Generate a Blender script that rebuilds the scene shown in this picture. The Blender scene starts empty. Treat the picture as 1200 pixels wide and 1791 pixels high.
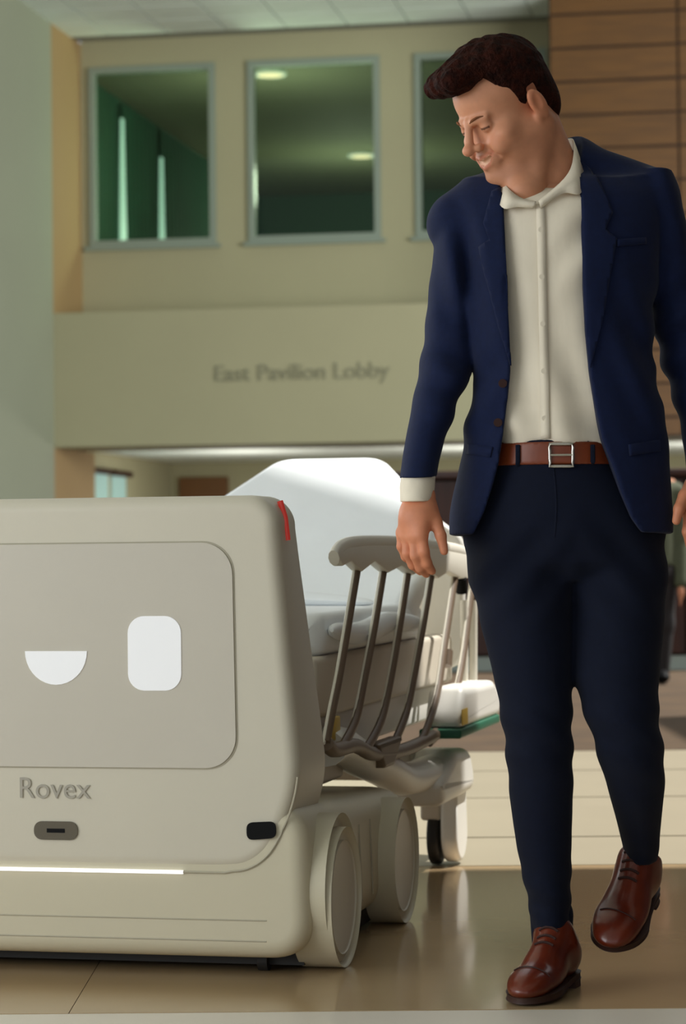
import bpy, math, random
import numpy as np
from mathutils import Vector, Matrix
from mathutils.bvhtree import BVHTree
random.seed(4); np.random.seed(4)
SC = bpy.context.scene
COL = SC.collection

# ------------------------------------------------------------------ camera
FPX, HC = 4400.0, 0.816
TH, RHO = math.atan(74.5/FPX), 0.010
CAM = Vector((0, 0, HC))
FW = Vector((0, math.cos(TH), math.sin(TH)))
U0 = Vector((0, -math.sin(TH), math.cos(TH)))
R0 = Vector((1, 0, 0))
RT = R0*math.cos(RHO) - U0*math.sin(RHO)
UP = R0*math.sin(RHO) + U0*math.cos(RHO)
cd = bpy.data.cameras.new('camera')
cd.sensor_fit = 'VERTICAL'; cd.sensor_height = 36.0; cd.sensor_width = 24.1
cd.lens = FPX/1791*36.0
cd.clip_end = 300
cd.dof.use_dof = True; cd.dof.focus_distance = 4.75; cd.dof.aperture_fstop = 6.3
cam = bpy.data.objects.new('camera', cd); COL.objects.link(cam)
cam.matrix_world = Matrix(((RT.x, UP.x, -FW.x, CAM.x), (RT.y, UP.y, -FW.y, CAM.y), (RT.z, UP.z, -FW.z, CAM.z), (0, 0, 0, 1)))
SC.camera = cam

def ray(px, py):
    return FW + RT*((px-600.0)/FPX) - UP*((py-895.5)/FPX)
def P(px, py, Y):
    d = ray(px, py); return CAM + d*(Y/d.y)
def PFl(px, py, z=0.0):
    d = ray(px, py); return CAM + d*((z-HC)/d.z)
def PPl(px, py, p0, n):
    d = ray(px, py); return CAM + d*((p0-CAM).dot(n)/d.dot(n))
def proj(v):
    w = Vector(v)-CAM; k = w.dot(FW)
    return 600+FPX*w.dot(RT)/k, 895.5-FPX*w.dot(UP)/k

# ------------------------------------------------------------------ world, sun, exposure
def lin(c):
    return c/12.92 if c <= 0.04045 else ((c+0.055)/1.055)**2.4
def S(r, g, b, a=1.0):
    return (lin(r/255), lin(g/255), lin(b/255), a)
W = bpy.data.worlds.new('daylight'); SC.world = W; W.use_nodes = True
bg = W.node_tree.nodes['Background']
bg.inputs[0].default_value = (0.93, 0.97, 1.0, 1); bg.inputs[1].default_value = 0.72
def lamp(name, kind, loc, aim, energy, color=(1, 1, 1), **kw):
    l = bpy.data.lights.new(name, kind); l.energy = energy; l.color = color
    for k, v in kw.items(): setattr(l, k, v)
    o = bpy.data.objects.new(name, l); COL.objects.link(o)
    o.location = loc
    o.rotation_euler = (Vector(aim)-Vector(loc)).to_track_quat('-Z', 'Y').to_euler()
    return o
# added area lamp, assumed daylight from the left of the camera; no glazing modelled
lamp('window_daylight', 'AREA', (-6.0, 1.2, 2.4), (0.0, 4.9, 1.0), 230, (0.93, 0.97, 1.0), shape='RECTANGLE', size=5.0, size_y=3.4)
# added area lamp out of frame on the right, brightens the window wall
lamp('wall_fill', 'AREA', (9.5, 19.0, 3.6), (0.0, 33.0, 5.2), 1650, (0.96, 1.0, 0.94), shape='RECTANGLE', size=9.0, size_y=4.0)
lamp('rim_fill', 'AREA', (-4.6, 8.2, 2.6), (0.3, 4.8, 1.3), 95, (0.93, 0.97, 1.0), shape='RECTANGLE', size=3.0, size_y=2.6)  # added rim light from behind left for the man; no window modelled
SUN = Vector((.45, .15, .88))
lamp('sun', 'SUN', SUN*12, (0, 0, 0), 6.0, (1.0, 0.97, 0.92), angle=0.02)
SC.view_settings.view_transform = 'Standard'; SC.view_settings.look = 'None'
SC.view_settings.exposure = 0.0; SC.view_settings.gamma = 1.0; SC.view_settings.use_curve_mapping = False

# ------------------------------------------------------------------ materials
def mat(name, col, rough=0.6, metal=0.0, noise=0.0, nscale=8.0, bump=0.0, bscale=60.0, stretch=None, coat=0.0, col2=None, spec=0.5, tint=None, sheen=0.0, emit=None, es=0.0, sss=0.0, distort=0.0):
    m = bpy.data.materials.new(name); m.use_nodes = True
    nt = m.node_tree; N = nt.nodes; L = nt.links
    b = N['Principled BSDF']
    b.inputs['Base Color'].default_value = col
    b.inputs['Roughness'].default_value = rough; b.inputs['Metallic'].default_value = metal
    b.inputs['Specular IOR Level'].default_value = spec
    b.inputs['Coat Weight'].default_value = coat; b.inputs['Coat Roughness'].default_value = 0.06
    b.inputs['Sheen Weight'].default_value = sheen
    if sss: b.inputs['Subsurface Weight'].default_value = sss; b.inputs['Subsurface Radius'].default_value = (.012, .005, .003); b.inputs['Subsurface Scale'].default_value = 0.5
    if emit: b.inputs['Emission Color'].default_value = emit; b.inputs['Emission Strength'].default_value = es
    tc = N.new('ShaderNodeTexCoord'); mp = N.new('ShaderNodeMapping'); L.new(tc.outputs['Object'], mp.inputs[0])
    if stretch: mp.inputs['Scale'].default_value = stretch
    cur = None
    if noise or col2:
        nz = N.new('ShaderNodeTexNoise'); nz.inputs['Scale'].default_value = nscale; nz.inputs['Detail'].default_value = 5; nz.inputs['Distortion'].default_value = distort
        L.new(mp.outputs[0], nz.inputs['Vector'])
        mx = N.new('ShaderNodeMix'); mx.data_type = 'RGBA'
        c2 = col2 or tuple(list(min(1, c*(1+noise)) for c in col[:3])+[1])
        c1 = col if col2 else tuple(list(c*(1-noise) for c in col[:3])+[1])
        mx.inputs['A'].default_value = c1; mx.inputs['B'].default_value = c2
        mr = N.new('ShaderNodeMapRange'); mr.inputs[1].default_value = 0.3; mr.inputs[2].default_value = 0.7
        L.new(nz.outputs['Fac'], mr.inputs[0]); L.new(mr.outputs[0], mx.inputs['Factor'])
        cur = mx.outputs['Result']
    if tint:
        at = N.new('ShaderNodeAttribute'); at.attribute_name = tint
        m2 = N.new('ShaderNodeMix'); m2.data_type = 'RGBA'; m2.blend_type = 'MULTIPLY'; m2.inputs['Factor'].default_value = 1.0
        if cur: L.new(cur, m2.inputs['A'])
        else: m2.inputs['A'].default_value = col
        L.new(at.outputs['Color'], m2.inputs['B']); cur = m2.outputs['Result']
    if cur: L.new(cur, b.inputs['Base Color'])
    if bump:
        nb = N.new('ShaderNodeTexNoise'); nb.inputs['Scale'].default_value = bscale; nb.inputs['Detail'].default_value = 4
        L.new(mp.outputs[0], nb.inputs['Vector'])
        bp = N.new('ShaderNodeBump'); bp.inputs['Strength'].default_value = bump; bp.inputs['Distance'].default_value = 0.01
        L.new(nb.outputs['Fac'], bp.inputs['Height']); L.new(bp.outputs[0], b.inputs['Normal'])
    return m
M = {}
M['wall'] = mat('wall paint', S(172, 167, 136), .8, noise=.03, nscale=.7, bump=.05)
M['wall_tan'] = mat('wall paint reveal', S(172, 142, 98), .8, noise=.03, nscale=.7)
M['wall_left'] = mat('wall paint pale', S(158, 162, 142), .75, noise=.03, nscale=.5)
M['ceil'] = mat('ceiling tile', S(236, 244, 240), .9, noise=.04, nscale=3, bump=.1)
M['ceil_gap'] = mat('ceiling gap', S(140, 142, 134), .9)
M['frame'] = mat('window frame', S(140, 152, 140), .5)
M['wood'] = mat('wall wood', S(102, 66, 20), .5, col2=S(84, 53, 14), nscale=3.0, stretch=(.6, .6, 8.0), bump=.05, distort=.4)
M['wood_gap'] = mat('wood joint', S(48, 28, 12), .8)
M['wood_dark'] = mat('dark desk wood', S(64, 26, 11), .4, col2=S(38, 14, 6), nscale=3.0, stretch=(5.0, 5.0, .5), distort=.5)
M['black'] = mat('black', S(8, 8, 9), .6, spec=.15)
M['plinth'] = mat('plinth', S(150, 160, 150), .4)
M['green_wall'] = mat('green room wall', S(60, 92, 74), .8)
M['green_ceil'] = mat('green room ceiling', S(120, 122, 98), .8)
M['curtain'] = mat('curtain', S(40, 82, 64), .8, noise=.2, nscale=4, stretch=(6, 6, .3))
M['slab_brown'] = mat('polished brown floor', S(190, 164, 126), .15, col2=S(180, 153, 116), nscale=2.2, spec=.6, coat=.3)
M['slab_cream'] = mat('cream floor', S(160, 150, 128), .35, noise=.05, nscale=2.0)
M['slab_cream_lit'] = mat('cream floor lit', S(232, 224, 210), .3, noise=.04, nscale=2.0)  # the cream floor again, lightened to stand in for light on the near strip
M['carpet'] = mat('brown carpet', S(72, 53, 30), .9, noise=.25, nscale=3.0, bump=.2)
M['grout'] = mat('grout', S(92, 82, 64), .85)
M['robot'] = mat('robot shell', S(206, 199, 180), .42, noise=.015, nscale=3)
M['robot_panel'] = mat('robot screen panel', S(200, 193, 178), .30, noise=.01)
M['robot_base'] = mat('robot base shell', S(204, 196, 170), .42, noise=.015, nscale=3)
M['seam'] = mat('seam', S(176, 169, 148), .7)
M['glow'] = mat('screen white', S(235, 235, 235), .4, emit=S(235, 236, 240), es=.22)
M['led'] = mat('led strip', S(245, 245, 245), .4, emit=(1, 1, 1, 1), es=.7)
M['sensor'] = mat('smoked sensor', S(92, 84, 68), .25)
M['red'] = mat('red lamp', S(205, 60, 50), .3, emit=S(200, 60, 50), es=.25)
M['logo'] = mat('logo grey', S(166, 160, 146), .6)
M['rubber'] = mat('rubber', S(30, 28, 26), .6)
M['sheet'] = mat('bed sheet', S(240, 244, 246), .75, noise=.03, nscale=4, bump=.25, bscale=9)
M['bedwhite'] = mat('bed plastic', S(232, 230, 222), .4)
M['bedbeige'] = mat('bed frame beige', S(206, 197, 180), .5)
M['slat'] = mat('rail slat', S(112, 94, 76), .5)
M['railtop'] = mat('rail cap', S(228, 223, 208), .45)
M['green'] = mat('green bumper', S(28, 96, 70), .5)
M['yellow'] = mat('yellow tag', S(214, 178, 60), .5)
M['suit'] = mat('navy suit', S(12, 24, 57), .85, noise=.12, nscale=90, bump=.12, bscale=14, sheen=.05, spec=.22)
M['trouser'] = mat('navy trousers', S(8, 15, 34), .85, noise=.1, nscale=90, bump=.12, bscale=10, sheen=.03, spec=.2)
M['shirt'] = mat('shirt', S(230, 219, 198), .8, noise=.02, nscale=40, bump=.22, bscale=11, stretch=(1.6, 1.6, .5))
M['belt'] = mat('belt leather', S(118, 52, 22), .42, noise=.1, nscale=30)
M['shoe'] = mat('shoe leather', S(112, 42, 18), .3, col2=S(80, 24, 10), nscale=14, coat=.2)
M['sole'] = mat('shoe sole', S(52, 26, 16), .6)
M['lace'] = mat('lace', S(48, 18, 10), .8)
M['skin'] = mat('skin', S(208, 146, 112), .5, noise=.05, nscale=60, tint='tint', sss=.15, spec=.4)
M['hair'] = mat('hair', S(58, 22, 11), .75, col2=S(22, 8, 5), nscale=60, bump=.9, bscale=150, spec=.12)
M['brow'] = mat('eyebrow', S(120, 76, 50), .8, spec=.1)
M['metal'] = mat('metal', S(190, 185, 175), .25, metal=.9)
M['olive'] = mat('olive shirt', S(72, 76, 54), .85, noise=.1, nscale=30)
M['darkcloth'] = mat('dark trousers', S(26, 20, 20), .85)
M['letter'] = mat('wall letters', S(142, 140, 116), .6)
M['lampglow'] = mat('downlight', S(255, 225, 190), .4, emit=(1.0, .66, .50, 1), es=1.15)
M['dayslit'] = mat('daylit window', S(220, 240, 235), .4, emit=(.72, 1.0, .95, 1), es=.75)
M['bluewin'] = mat('far window', S(150, 185, 178), .3, emit=(.45, .68, .66, 1), es=.30)
M['browndoor'] = mat('brown door', S(112, 74, 36), .5, noise=.08, stretch=(4, 4, .5))
def glass(name, col, f):
    m = bpy.data.materials.new(name); m.use_nodes = True; nt = m.node_tree; nt.nodes.clear()
    o = nt.nodes.new('ShaderNodeOutputMaterial'); mx = nt.nodes.new('ShaderNodeMixShader'); mx.inputs[0].default_value = f
    t = nt.nodes.new('ShaderNodeBsdfTransparent'); t.inputs[0].default_value = col
    g = nt.nodes.new('ShaderNodeBsdfGlossy'); g.inputs[1].default_value = .03; g.inputs[0].default_value = (.8, .9, .85, 1)
    nt.links.new(t.outputs[0], mx.inputs[1]); nt.links.new(g.outputs[0], mx.inputs[2]); nt.links.new(mx.outputs[0], o.inputs[0])
    return m
M['glass'] = glass('tinted glass', (.58, .70, .60, 1), .012)

# ------------------------------------------------------------------ object helpers
def link(name, me, m=None, parent=None, label=None, cat=None, group=None, kind=None, smooth=False, loc=None):
    o = bpy.data.objects.new(name, me); COL.objects.link(o)
    if m is not None and me is not None and len(me.materials) == 0: me.materials.append(M[m] if isinstance(m, str) else m)
    if loc is not None: o.location = loc
    if parent is not None:
        o.parent = parent
        if loc is None: o.location = -parent.location if parent.parent is None else -(parent.location+parent.parent.location)
    tag(o, label, cat, group, kind)
    if smooth:
        for p in me.polygons: p.use_smooth = True
    return o
def tag(o, label=None, cat=None, group=None, kind=None):
    if label: o['label'] = label
    if cat: o['category'] = cat
    if group: o['group'] = group
    if kind: o['kind'] = kind
def empty(name, loc, label=None, cat=None, group=None):
    o = bpy.data.objects.new(name, None); COL.objects.link(o); o.location = loc; o.empty_display_size = .1
    tag(o, label, cat, group); return o
def mesh(vs, fs, name='m'):
    me = bpy.data.meshes.new(name); me.from_pydata([tuple(v) for v in vs], [], [tuple(f) for f in fs]); me.update(); return me
def fixn(me):
    import bmesh
    b = bmesh.new(); b.from_mesh(me); bmesh.ops.recalc_face_normals(b, faces=b.faces[:])
    big = [f_ for f_ in b.faces if len(f_.verts) > 4]
    if big: bmesh.ops.triangulate(b, faces=big, ngon_method='BEAUTY')
    b.to_mesh(me); b.free(); return me
def autosmooth(me, deg=40):
    for p in me.polygons: p.use_smooth = True
    try: me.set_sharp_from_angle(angle=math.radians(deg))
    except Exception: pass
    return me
def letters(me, m, par):
    """each loose character of a text mesh as its own part"""
    import bmesh
    b = bmesh.new(); b.from_mesh(me); seen = set(); groups = []
    for v in b.verts:
        if v.index in seen: continue
        st = [v]; seen.add(v.index); g = []
        while st:
            q = st.pop(); g.append(q.index)
            for e in q.link_edges:
                o = e.other_vert(q)
                if o.index not in seen: seen.add(o.index); st.append(o)
        groups.append(set(g))
    # a dot over an i belongs to its stem: merge groups that overlap in x
    xr = [(min(me.vertices[i].co.x for i in g), max(me.vertices[i].co.x for i in g)) for g in groups]
    order = sorted(range(len(groups)), key=lambda i: xr[i][0]); merged = []
    for i in order:
        if merged and xr[i][0] < merged[-1][1]-1e-4 and (min(xr[i][1], merged[-1][1])-xr[i][0]) > .6*min(xr[i][1]-xr[i][0], merged[-1][1]-merged[-1][2]): merged[-1][0] |= groups[i]; merged[-1][1] = max(merged[-1][1], xr[i][1])
        else: merged.append([set(groups[i]), xr[i][1], xr[i][0]])
    for g, _, _ in merged:
        ids = sorted(g); mp = {k: j for j, k in enumerate(ids)}
        n = mesh([me.vertices[k].co for k in ids], [[mp[k] for k in p.vertices] for p in me.polygons if p.vertices[0] in g])
        link('letter', n, m, par, loc=(0, 0, 0))
    b.free()
class Frame:
    """local frame: u lateral (right), v depth, z up"""
    def __init__(s, o, a):
        s.o = Vector(o); s.L = Vector((math.cos(a), -math.sin(a), 0)); s.D = Vector((math.sin(a), math.cos(a), 0)); s.a = a
    def __call__(s, u, v, z): return s.o + s.L*u + s.D*v + Vector((0, 0, z))
    def inv(s, p):
        w = Vector(p)-s.o; return w.dot(s.L), w.dot(s.D), w.z
    def hit_v(s, px, py, v): return s.inv(PPl(px, py, s(0, v, 0), s.D))
    def hit_u(s, px, py, u): return s.inv(PPl(px, py, s(u, 0, 0), s.L))
WF = Frame((0, 0, 0), 0.0)
def boxm(fr, u0, u1, v0, v1, z0, z1, bev=0.0):
    vs = [fr(u, v, z) for z in (z0, z1) for v in (v0, v1) for u in (u0, u1)]
    fs = [(0, 2, 3, 1), (4, 5, 7, 6), (0, 1, 5, 4), (2, 6, 7, 3), (0, 4, 6, 2), (1, 3, 7, 5)]
    me = mesh(vs, fs)
    if bev: bevel(me, bev)
    return me
def bevel(me, w, seg=3):
    import bmesh
    b = bmesh.new(); b.from_mesh(me)
    bmesh.ops.bevel(b, geom=b.edges[:], offset=w, segments=seg, affect='EDGES', profile=.5)
    b.to_mesh(me); b.free(); autosmooth(me, 35); return me
def arc(cx, cz, r, a0, a1, n=10):
    return [(cx+r*math.cos(math.radians(a0+(a1-a0)*i/n)), cz+r*math.sin(math.radians(a0+(a1-a0)*i/n))) for i in range(n+1)]
def rrect(x0, x1, z0, z1, r, n=8):
    return arc(x1-r, z0+r, r, -90, 0, n)+arc(x1-r, z1-r, r, 0, 90, n)+arc(x0+r, z1-r, r, 90, 180, n)+arc(x0+r, z0+r, r, 180, 270, n)
def roundpoly(pts, rad, n=6):
    """ccw polygon with rounded corners; rad one number or a list"""
    out = []; k = len(pts)
    for i in range(k):
        p = Vector(pts[i]); a = (Vector(pts[i-1])-p); b = (Vector(pts[(i+1) % k])-p)
        r = rad if not isinstance(rad, (list, tuple)) else rad[i]
        if r <= 0: out.append(tuple(p)); continue
        ang = a.angle(b); t = min(r/math.tan(ang/2), a.length*.49, b.length*.49)
        p1 = p+a.normalized()*t; p2 = p+b.normalized()*t
        for j in range(n+1):
            s = j/n; q = p1*(1-s)**2+p*2*s*(1-s)+p2*s*s; out.append(tuple(q))
    return out
def rprism(out2d, y0, y1, r0, r1, mp, seg=6):
    """prism of a closed ccw outline with rounded front (y0) and back (y1) edges; mp(x, y, z) -> world"""
    pts = [Vector(p) for p in out2d]
    q = [pts[0]]
    for p in pts[1:]:
        if (p-q[-1]).length > 1e-5: q.append(p)
    if (q[0]-q[-1]).length < 1e-5: q.pop()
    pts = q; n = len(pts)
    nor = []
    for i in range(n):
        t = (pts[(i+1) % n]-pts[i]).normalized()+(pts[i]-pts[i-1]).normalized()
        if t.length < 1e-6: t = pts[(i+1) % n]-pts[i]
        t.normalize(); nor.append(Vector((t.y, -t.x)))
    rings = []
    for i in range(seg+1):
        th = math.pi/2*i/seg; rings.append((y0+r0*(1-math.sin(th)), r0*(1-math.cos(th))))
    rings = [(y0+r0*(1-math.cos(math.pi/2*i/seg)), r0*(1-math.sin(math.pi/2*i/seg))) for i in range(seg+1)] if r0 > 0 else [(y0, 0)]
    rings += [(y1-r1*(1-math.cos(math.pi/2*i/seg)), r1*(1-math.sin(math.pi/2*i/seg))) for i in range(seg, -1, -1)] if r1 > 0 else [(y1, 0)]
    if r0 > .004: rings = [(y0, r0+.003)]+rings
    if r1 > .004: rings = rings+[(y1, r1+.003)]
    vs = []; fs = []
    for (y, off) in rings:
        for p, nn in zip(pts, nor): vs.append(mp(p.x-nn.x*off, y, p.y-nn.y*off))
    for k in range(len(rings)-1):
        for i in range(n):
            j = (i+1) % n; fs.append((k*n+i, k*n+j, (k+1)*n+j, (k+1)*n+i))
    fs.append(tuple(range(n))[::-1]); fs.append(tuple((len(rings)-1)*n+i for i in range(n)))
    return autosmooth(fixn(mesh(vs, fs)), 35)
def tube(pts, r, n=10, close=False, rz=None, up=None):
    pts = [Vector(p) for p in pts]; k = len(pts); vs = []; fs = []
    rr = r if isinstance(r, (list, tuple)) else [r]*k
    for i, p in enumerate(pts):
        t = (pts[(i+1) % k] if (i < k-1 or close) else p)-(pts[i-1] if (i > 0 or close) else p); t.normalize()
        a = Vector(up) if up else (Vector((0, 0, 1)) if abs(t.z) < .9 else Vector((0, 1, 0)))
        b = t.cross(a).normalized(); c = b.cross(t).normalized()
        for j in range(n):
            th = 2*math.pi*j/n; vs.append(p+b*(rr[i]*math.cos(th))+c*((rz or 1.0)*rr[i]*math.sin(th)))
    m = k if close else k-1
    for i in range(m):
        for j in range(n):
            a0 = i*n+j; a1 = i*n+(j+1) % n; b0 = ((i+1) % k)*n+j; b1 = ((i+1) % k)*n+(j+1) % n
            fs.append((a0, a1, b1, b0))
    if not close: fs.append(tuple(range(n))[::-1]); fs.append(tuple((k-1)*n+j for j in range(n)))
    return autosmooth(fixn(mesh(vs, fs)), 50)
def smoothline(pts, n=40):
    pts = [Vector(p) for p in pts]; out = []; k = len(pts)
    for i in range(n+1):
        t = i/n*(k-1); j = min(int(t), k-2); f = t-j
        p0 = pts[max(j-1, 0)]; p1 = pts[j]; p2 = pts[j+1]; p3 = pts[min(j+2, k-1)]
        out.append(.5*((2*p1)+(-p0+p2)*f+(2*p0-5*p1+4*p2-p3)*f*f+(-p0+3*p1-3*p2+p3)*f**3))
    return out
def textm(s, size, depth=0.0):
    c = bpy.data.curves.new('t', 'FONT'); c.body = s; c.size = size; c.align_x = 'CENTER'; c.align_y = 'CENTER'; c.extrude = depth
    o = bpy.data.objects.new('t', c); COL.objects.link(o)
    dg = bpy.context.evaluated_depsgraph_get()
    me = bpy.data.meshes.new_from_object(o.evaluated_get(dg)); bpy.data.objects.remove(o); return me

# ------------------------------------------------------------------ signed-distance modelling (for bodies and cloth)
class Field:
    def __init__(s, lo, hi, h):
        s.lo = np.array(lo, float); s.h = h
        s.n = np.ceil((np.array(hi, float)-s.lo)/h).astype(int)+1
        s.F = np.full(tuple(s.n), 1.0, np.float32)
        s.ax = [s.lo[i]+h*np.arange(s.n[i]) for i in range(3)]
    def sl(s, lo, hi):
        a = np.clip(np.floor((np.array(lo)-s.lo)/s.h).astype(int), 0, s.n); b = np.clip(np.ceil((np.array(hi)-s.lo)/s.h).astype(int)+1, 0, s.n)
        return tuple(slice(int(x), int(max(x, y))) for x, y in zip(a, b))
    def g(s, sl):
        return (s.ax[0][sl[0]][:, None, None], s.ax[1][sl[1]][None, :, None], s.ax[2][sl[2]][None, None, :])
    def add(s, fn, lo, hi, k=.01, mode='u', m=None):
        m = m if m is not None else max(.02, k)+s.h*2
        sl = s.sl(np.array(lo)-m, np.array(hi)+m)
        if any(x.stop <= x.start for x in sl): return
        b = fn(*s.g(sl)).astype(np.float32); a = s.F[sl]
        if mode == 'u':
            h = np.clip(.5+.5*(a-b)/k, 0, 1); s.F[sl] = a*(1-h)+b*h-k*h*(1-h)
        elif mode == 's':
            h = np.clip(.5-.5*(a+b)/k, 0, 1); s.F[sl] = a*(1-h)-b*h+k*h*(1-h)
        elif mode == 'd': s.F[sl] = a+b
    def cone(s, a, b, ra, rb, k=.01, mode='u', sq=None):
        a = np.array(a, float); b = np.array(b, float); r = max(ra, rb)
        ba = b-a; bb = ba.dot(ba)+1e-9
        def fn(X, Y, Z):
            t = np.clip(((X-a[0])*ba[0]+(Y-a[1])*ba[1]+(Z-a[2])*ba[2])/bb, 0, 1)
            return np.sqrt((X-a[0]-t*ba[0])**2+(Y-a[1]-t*ba[1])**2+(Z-a[2]-t*ba[2])**2)-(ra+(rb-ra)*t)
        s.add(fn, np.minimum(a, b)-r, np.maximum(a, b)+r, k, mode)
    def chain(s, pts, rs, k=.006, kk=None):
        for i in range(len(pts)-1): s.cone(pts[i], pts[i+1], rs[i], rs[i+1], k)
    def ell(s, c, r, k=.01, mode='u', R=None):
        c = np.array(c, float); r = np.array(r, float)
        def fn(X, Y, Z):
            x, y, z = X-c[0], Y-c[1], Z-c[2]
            if R is not None: x, y, z = [R[0][i]*x+R[1][i]*y+R[2][i]*z for i in range(3)]
            k0 = np.sqrt((x/r[0])**2+(y/r[1])**2+(z/r[2])**2); k1 = np.sqrt((x/r[0]**2)**2+(y/r[1]**2)**2+(z/r[2]**2)**2)+1e-6
            return k0*(k0-1)/k1
        q = r.max() if R is not None else r
        s.add(fn, c-q, c+q, k, mode)
    def loft(s, rows, k=.01, n=2.0, smooth=3, grow=0.0, zcut=None, mode='u'):
        """rows (py, xl, xr, Y, ry): outline in photo pixels at depth Y, ry half thickness"""
        R = []
        for (py, xl, xr, Y, ry) in rows:
            c = P((xl+xr)/2, py, Y); R.append((c.z, c.x, Y, (xr-xl)/2*Y/FPX+grow, ry+grow))
        R = np.array(sorted(R)); z0, z1 = R[0, 0], R[-1, 0]
        zz = np.linspace(z0, z1, 160); T = [np.interp(zz, R[:, 0], R[:, i]) for i in range(1, 5)]
        if smooth:
            kr = np.exp(-.5*(np.arange(-12, 13)/smooth)**2); kr /= kr.sum()
            T = [np.convolve(np.pad(t, 12, mode='reflect', reflect_type='odd'), kr, 'valid') for t in T]
        if zcut: z0, z1 = zcut
        def fn(X, Y, Z):
            cx, cy, rx, ry = [np.interp(Z, zz, t) for t in T]
            q = (np.abs((X-cx)/rx)**n+np.abs((Y-cy)/ry)**n)**(1/n)
            d = (q-1)*np.minimum(rx, ry)*1.0
            return np.maximum(d, np.maximum(Z-z1, z0-Z))
        lo = [(T[0]-T[2]).min(), (T[1]-T[3]).min(), z0]; hi = [(T[0]+T[2]).max(), (T[1]+T[3]).max(), z1]
        s.add(fn, lo, hi, k, mode)
    def cut2d(s, poly, ymax, k=.004):
        """remove a prism: polygon in (x, z), all y < ymax"""
        poly = np.array(poly, float); sl = s.sl((poly[:, 0].min()-.03, s.lo[1], poly[:, 1].min()-.03), (poly[:, 0].max()+.03, ymax+.05, poly[:, 1].max()+.03))
        X, Y, Z = s.g(sl); d = polysdf(X[:, 0, :], Z[:, 0, :], poly)[:, None, :]
        b = np.maximum(d, Y-ymax).astype(np.float32); a = s.F[sl]
        h = np.clip(.5-.5*(a+b)/k, 0, 1); s.F[sl] = a*(1-h)-b*h+k*h*(1-h)
    def mesh(s, relax=1):
        F = s.F; n = s.n; h = s.h
        sg = F < 0
        c = np.zeros(tuple(n-1), np.int8)
        for dx in (0, 1):
            for dy in (0, 1):
                for dz in (0, 1): c += sg[dx:n[0]-1+dx, dy:n[1]-1+dy, dz:n[2]-1+dz]
        act = np.argwhere((c > 0) & (c < 8)); N = len(act)
        idx = np.full(tuple(n-1), -1, np.int32); idx[act[:, 0], act[:, 1], act[:, 2]] = np.arange(N)
        cr = [(x, y, z) for x in (0, 1) for y in (0, 1) for z in (0, 1)]
        val = {q: F[act[:, 0]+q[0], act[:, 1]+q[1], act[:, 2]+q[2]] for q in cr}
        acc = np.zeros((N, 3)); cnt = np.zeros(N)
        for q in cr:
            for ax in range(3):
                if q[ax]: continue
                w = list(q); w[ax] = 1; w = tuple(w)
                a, b = val[q], val[w]; on = (a < 0) != (b < 0)
                t = np.where(on, a/np.where(on, a-b, 1), 0)
                p = np.tile(np.array(q, float), (N, 1)); p[:, ax] += t
                acc += p*on[:, None]; cnt += on
        V = s.lo+h*(act+acc/np.maximum(cnt, 1)[:, None])
        faces = []
        for ax in range(3):
            o1, o2 = (ax+1) % 3, (ax+2) % 3
            a = sg.take(range(0, n[ax]-1), ax); b = sg.take(range(1, n[ax]), ax)
            e = np.argwhere(a != b)
            e = e[(e[:, o1] > 0) & (e[:, o2] > 0) & (e[:, o1] < n[o1]-1) & (e[:, o2] < n[o2]-1)]
            ins = a[e[:, 0], e[:, 1], e[:, 2]]
            q = []
            for d1, d2 in ((0, 0), (-1, 0), (-1, -1), (0, -1)):
                g = e.copy(); g[:, o1] += d1; g[:, o2] += d2; q.append(idx[g[:, 0], g[:, 1], g[:, 2]])
            q = np.stack(q, 1); q[~ins] = q[~ins][:, ::-1]; faces.append(q)
        Q = np.concatenate(faces)
        for _ in range(relax):
            E = np.concatenate([Q[:, [0, 1]], Q[:, [1, 2]], Q[:, [2, 3]], Q[:, [3, 0]]])
            sm = np.zeros_like(V); ct = np.zeros(N)
            for i in range(3): sm[:, i] = np.bincount(E[:, 0], V[E[:, 1], i], N)+np.bincount(E[:, 1], V[E[:, 0], i], N)
            ct = np.bincount(E[:, 0], minlength=N)+np.bincount(E[:, 1], minlength=N)
            V = .5*V+.5*sm/np.maximum(ct, 1)[:, None]
        return V, Q
def polysdf(X, Z, poly):
    d = np.full(X.shape if X.shape == Z.shape else np.broadcast(X, Z).shape, 1e9); ins = np.zeros(d.shape, bool)
    n = len(poly)
    for i in range(n):
        a, b = poly[i], poly[(i+1) % n]; e = b-a
        wx, wz = X-a[0], Z-a[1]; t = np.clip((wx*e[0]+wz*e[1])/(e.dot(e)+1e-12), 0, 1)
        d = np.minimum(d, np.hypot(wx-t*e[0], wz-t*e[1]))
        cnd = (a[1] > Z) != (b[1] > Z)
        with np.errstate(divide='ignore', invalid='ignore'): xx = a[0]+(Z-a[1])/(b[1]-a[1]+1e-15)*e[0]
        ins ^= cnd & (X < xx)
    return np.where(ins, -d, d)
def npmesh(V, Q, name='m'):
    me = bpy.data.meshes.new(name); me.vertices.add(len(V)); me.vertices.foreach_set('co', np.asarray(V, np.float32).ravel())
    k = Q.shape[1]; me.loops.add(Q.size); me.loops.foreach_set('vertex_index', Q.astype(np.int32).ravel())
    me.polygons.add(len(Q)); me.polygons.foreach_set('loop_start', np.arange(0, Q.size, k, dtype=np.int32)); me.polygons.foreach_set('loop_total', np.full(len(Q), k, np.int32))
    me.polygons.foreach_set('use_smooth', np.ones(len(Q), bool)); me.update(calc_edges=True); me.validate(); return me
def settint(me, C):
    a = me.color_attributes.new('tint', 'FLOAT_COLOR', 'POINT'); a.data.foreach_set('color', np.concatenate([C, np.ones((len(C), 1))], 1).astype(np.float32).ravel())

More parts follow.
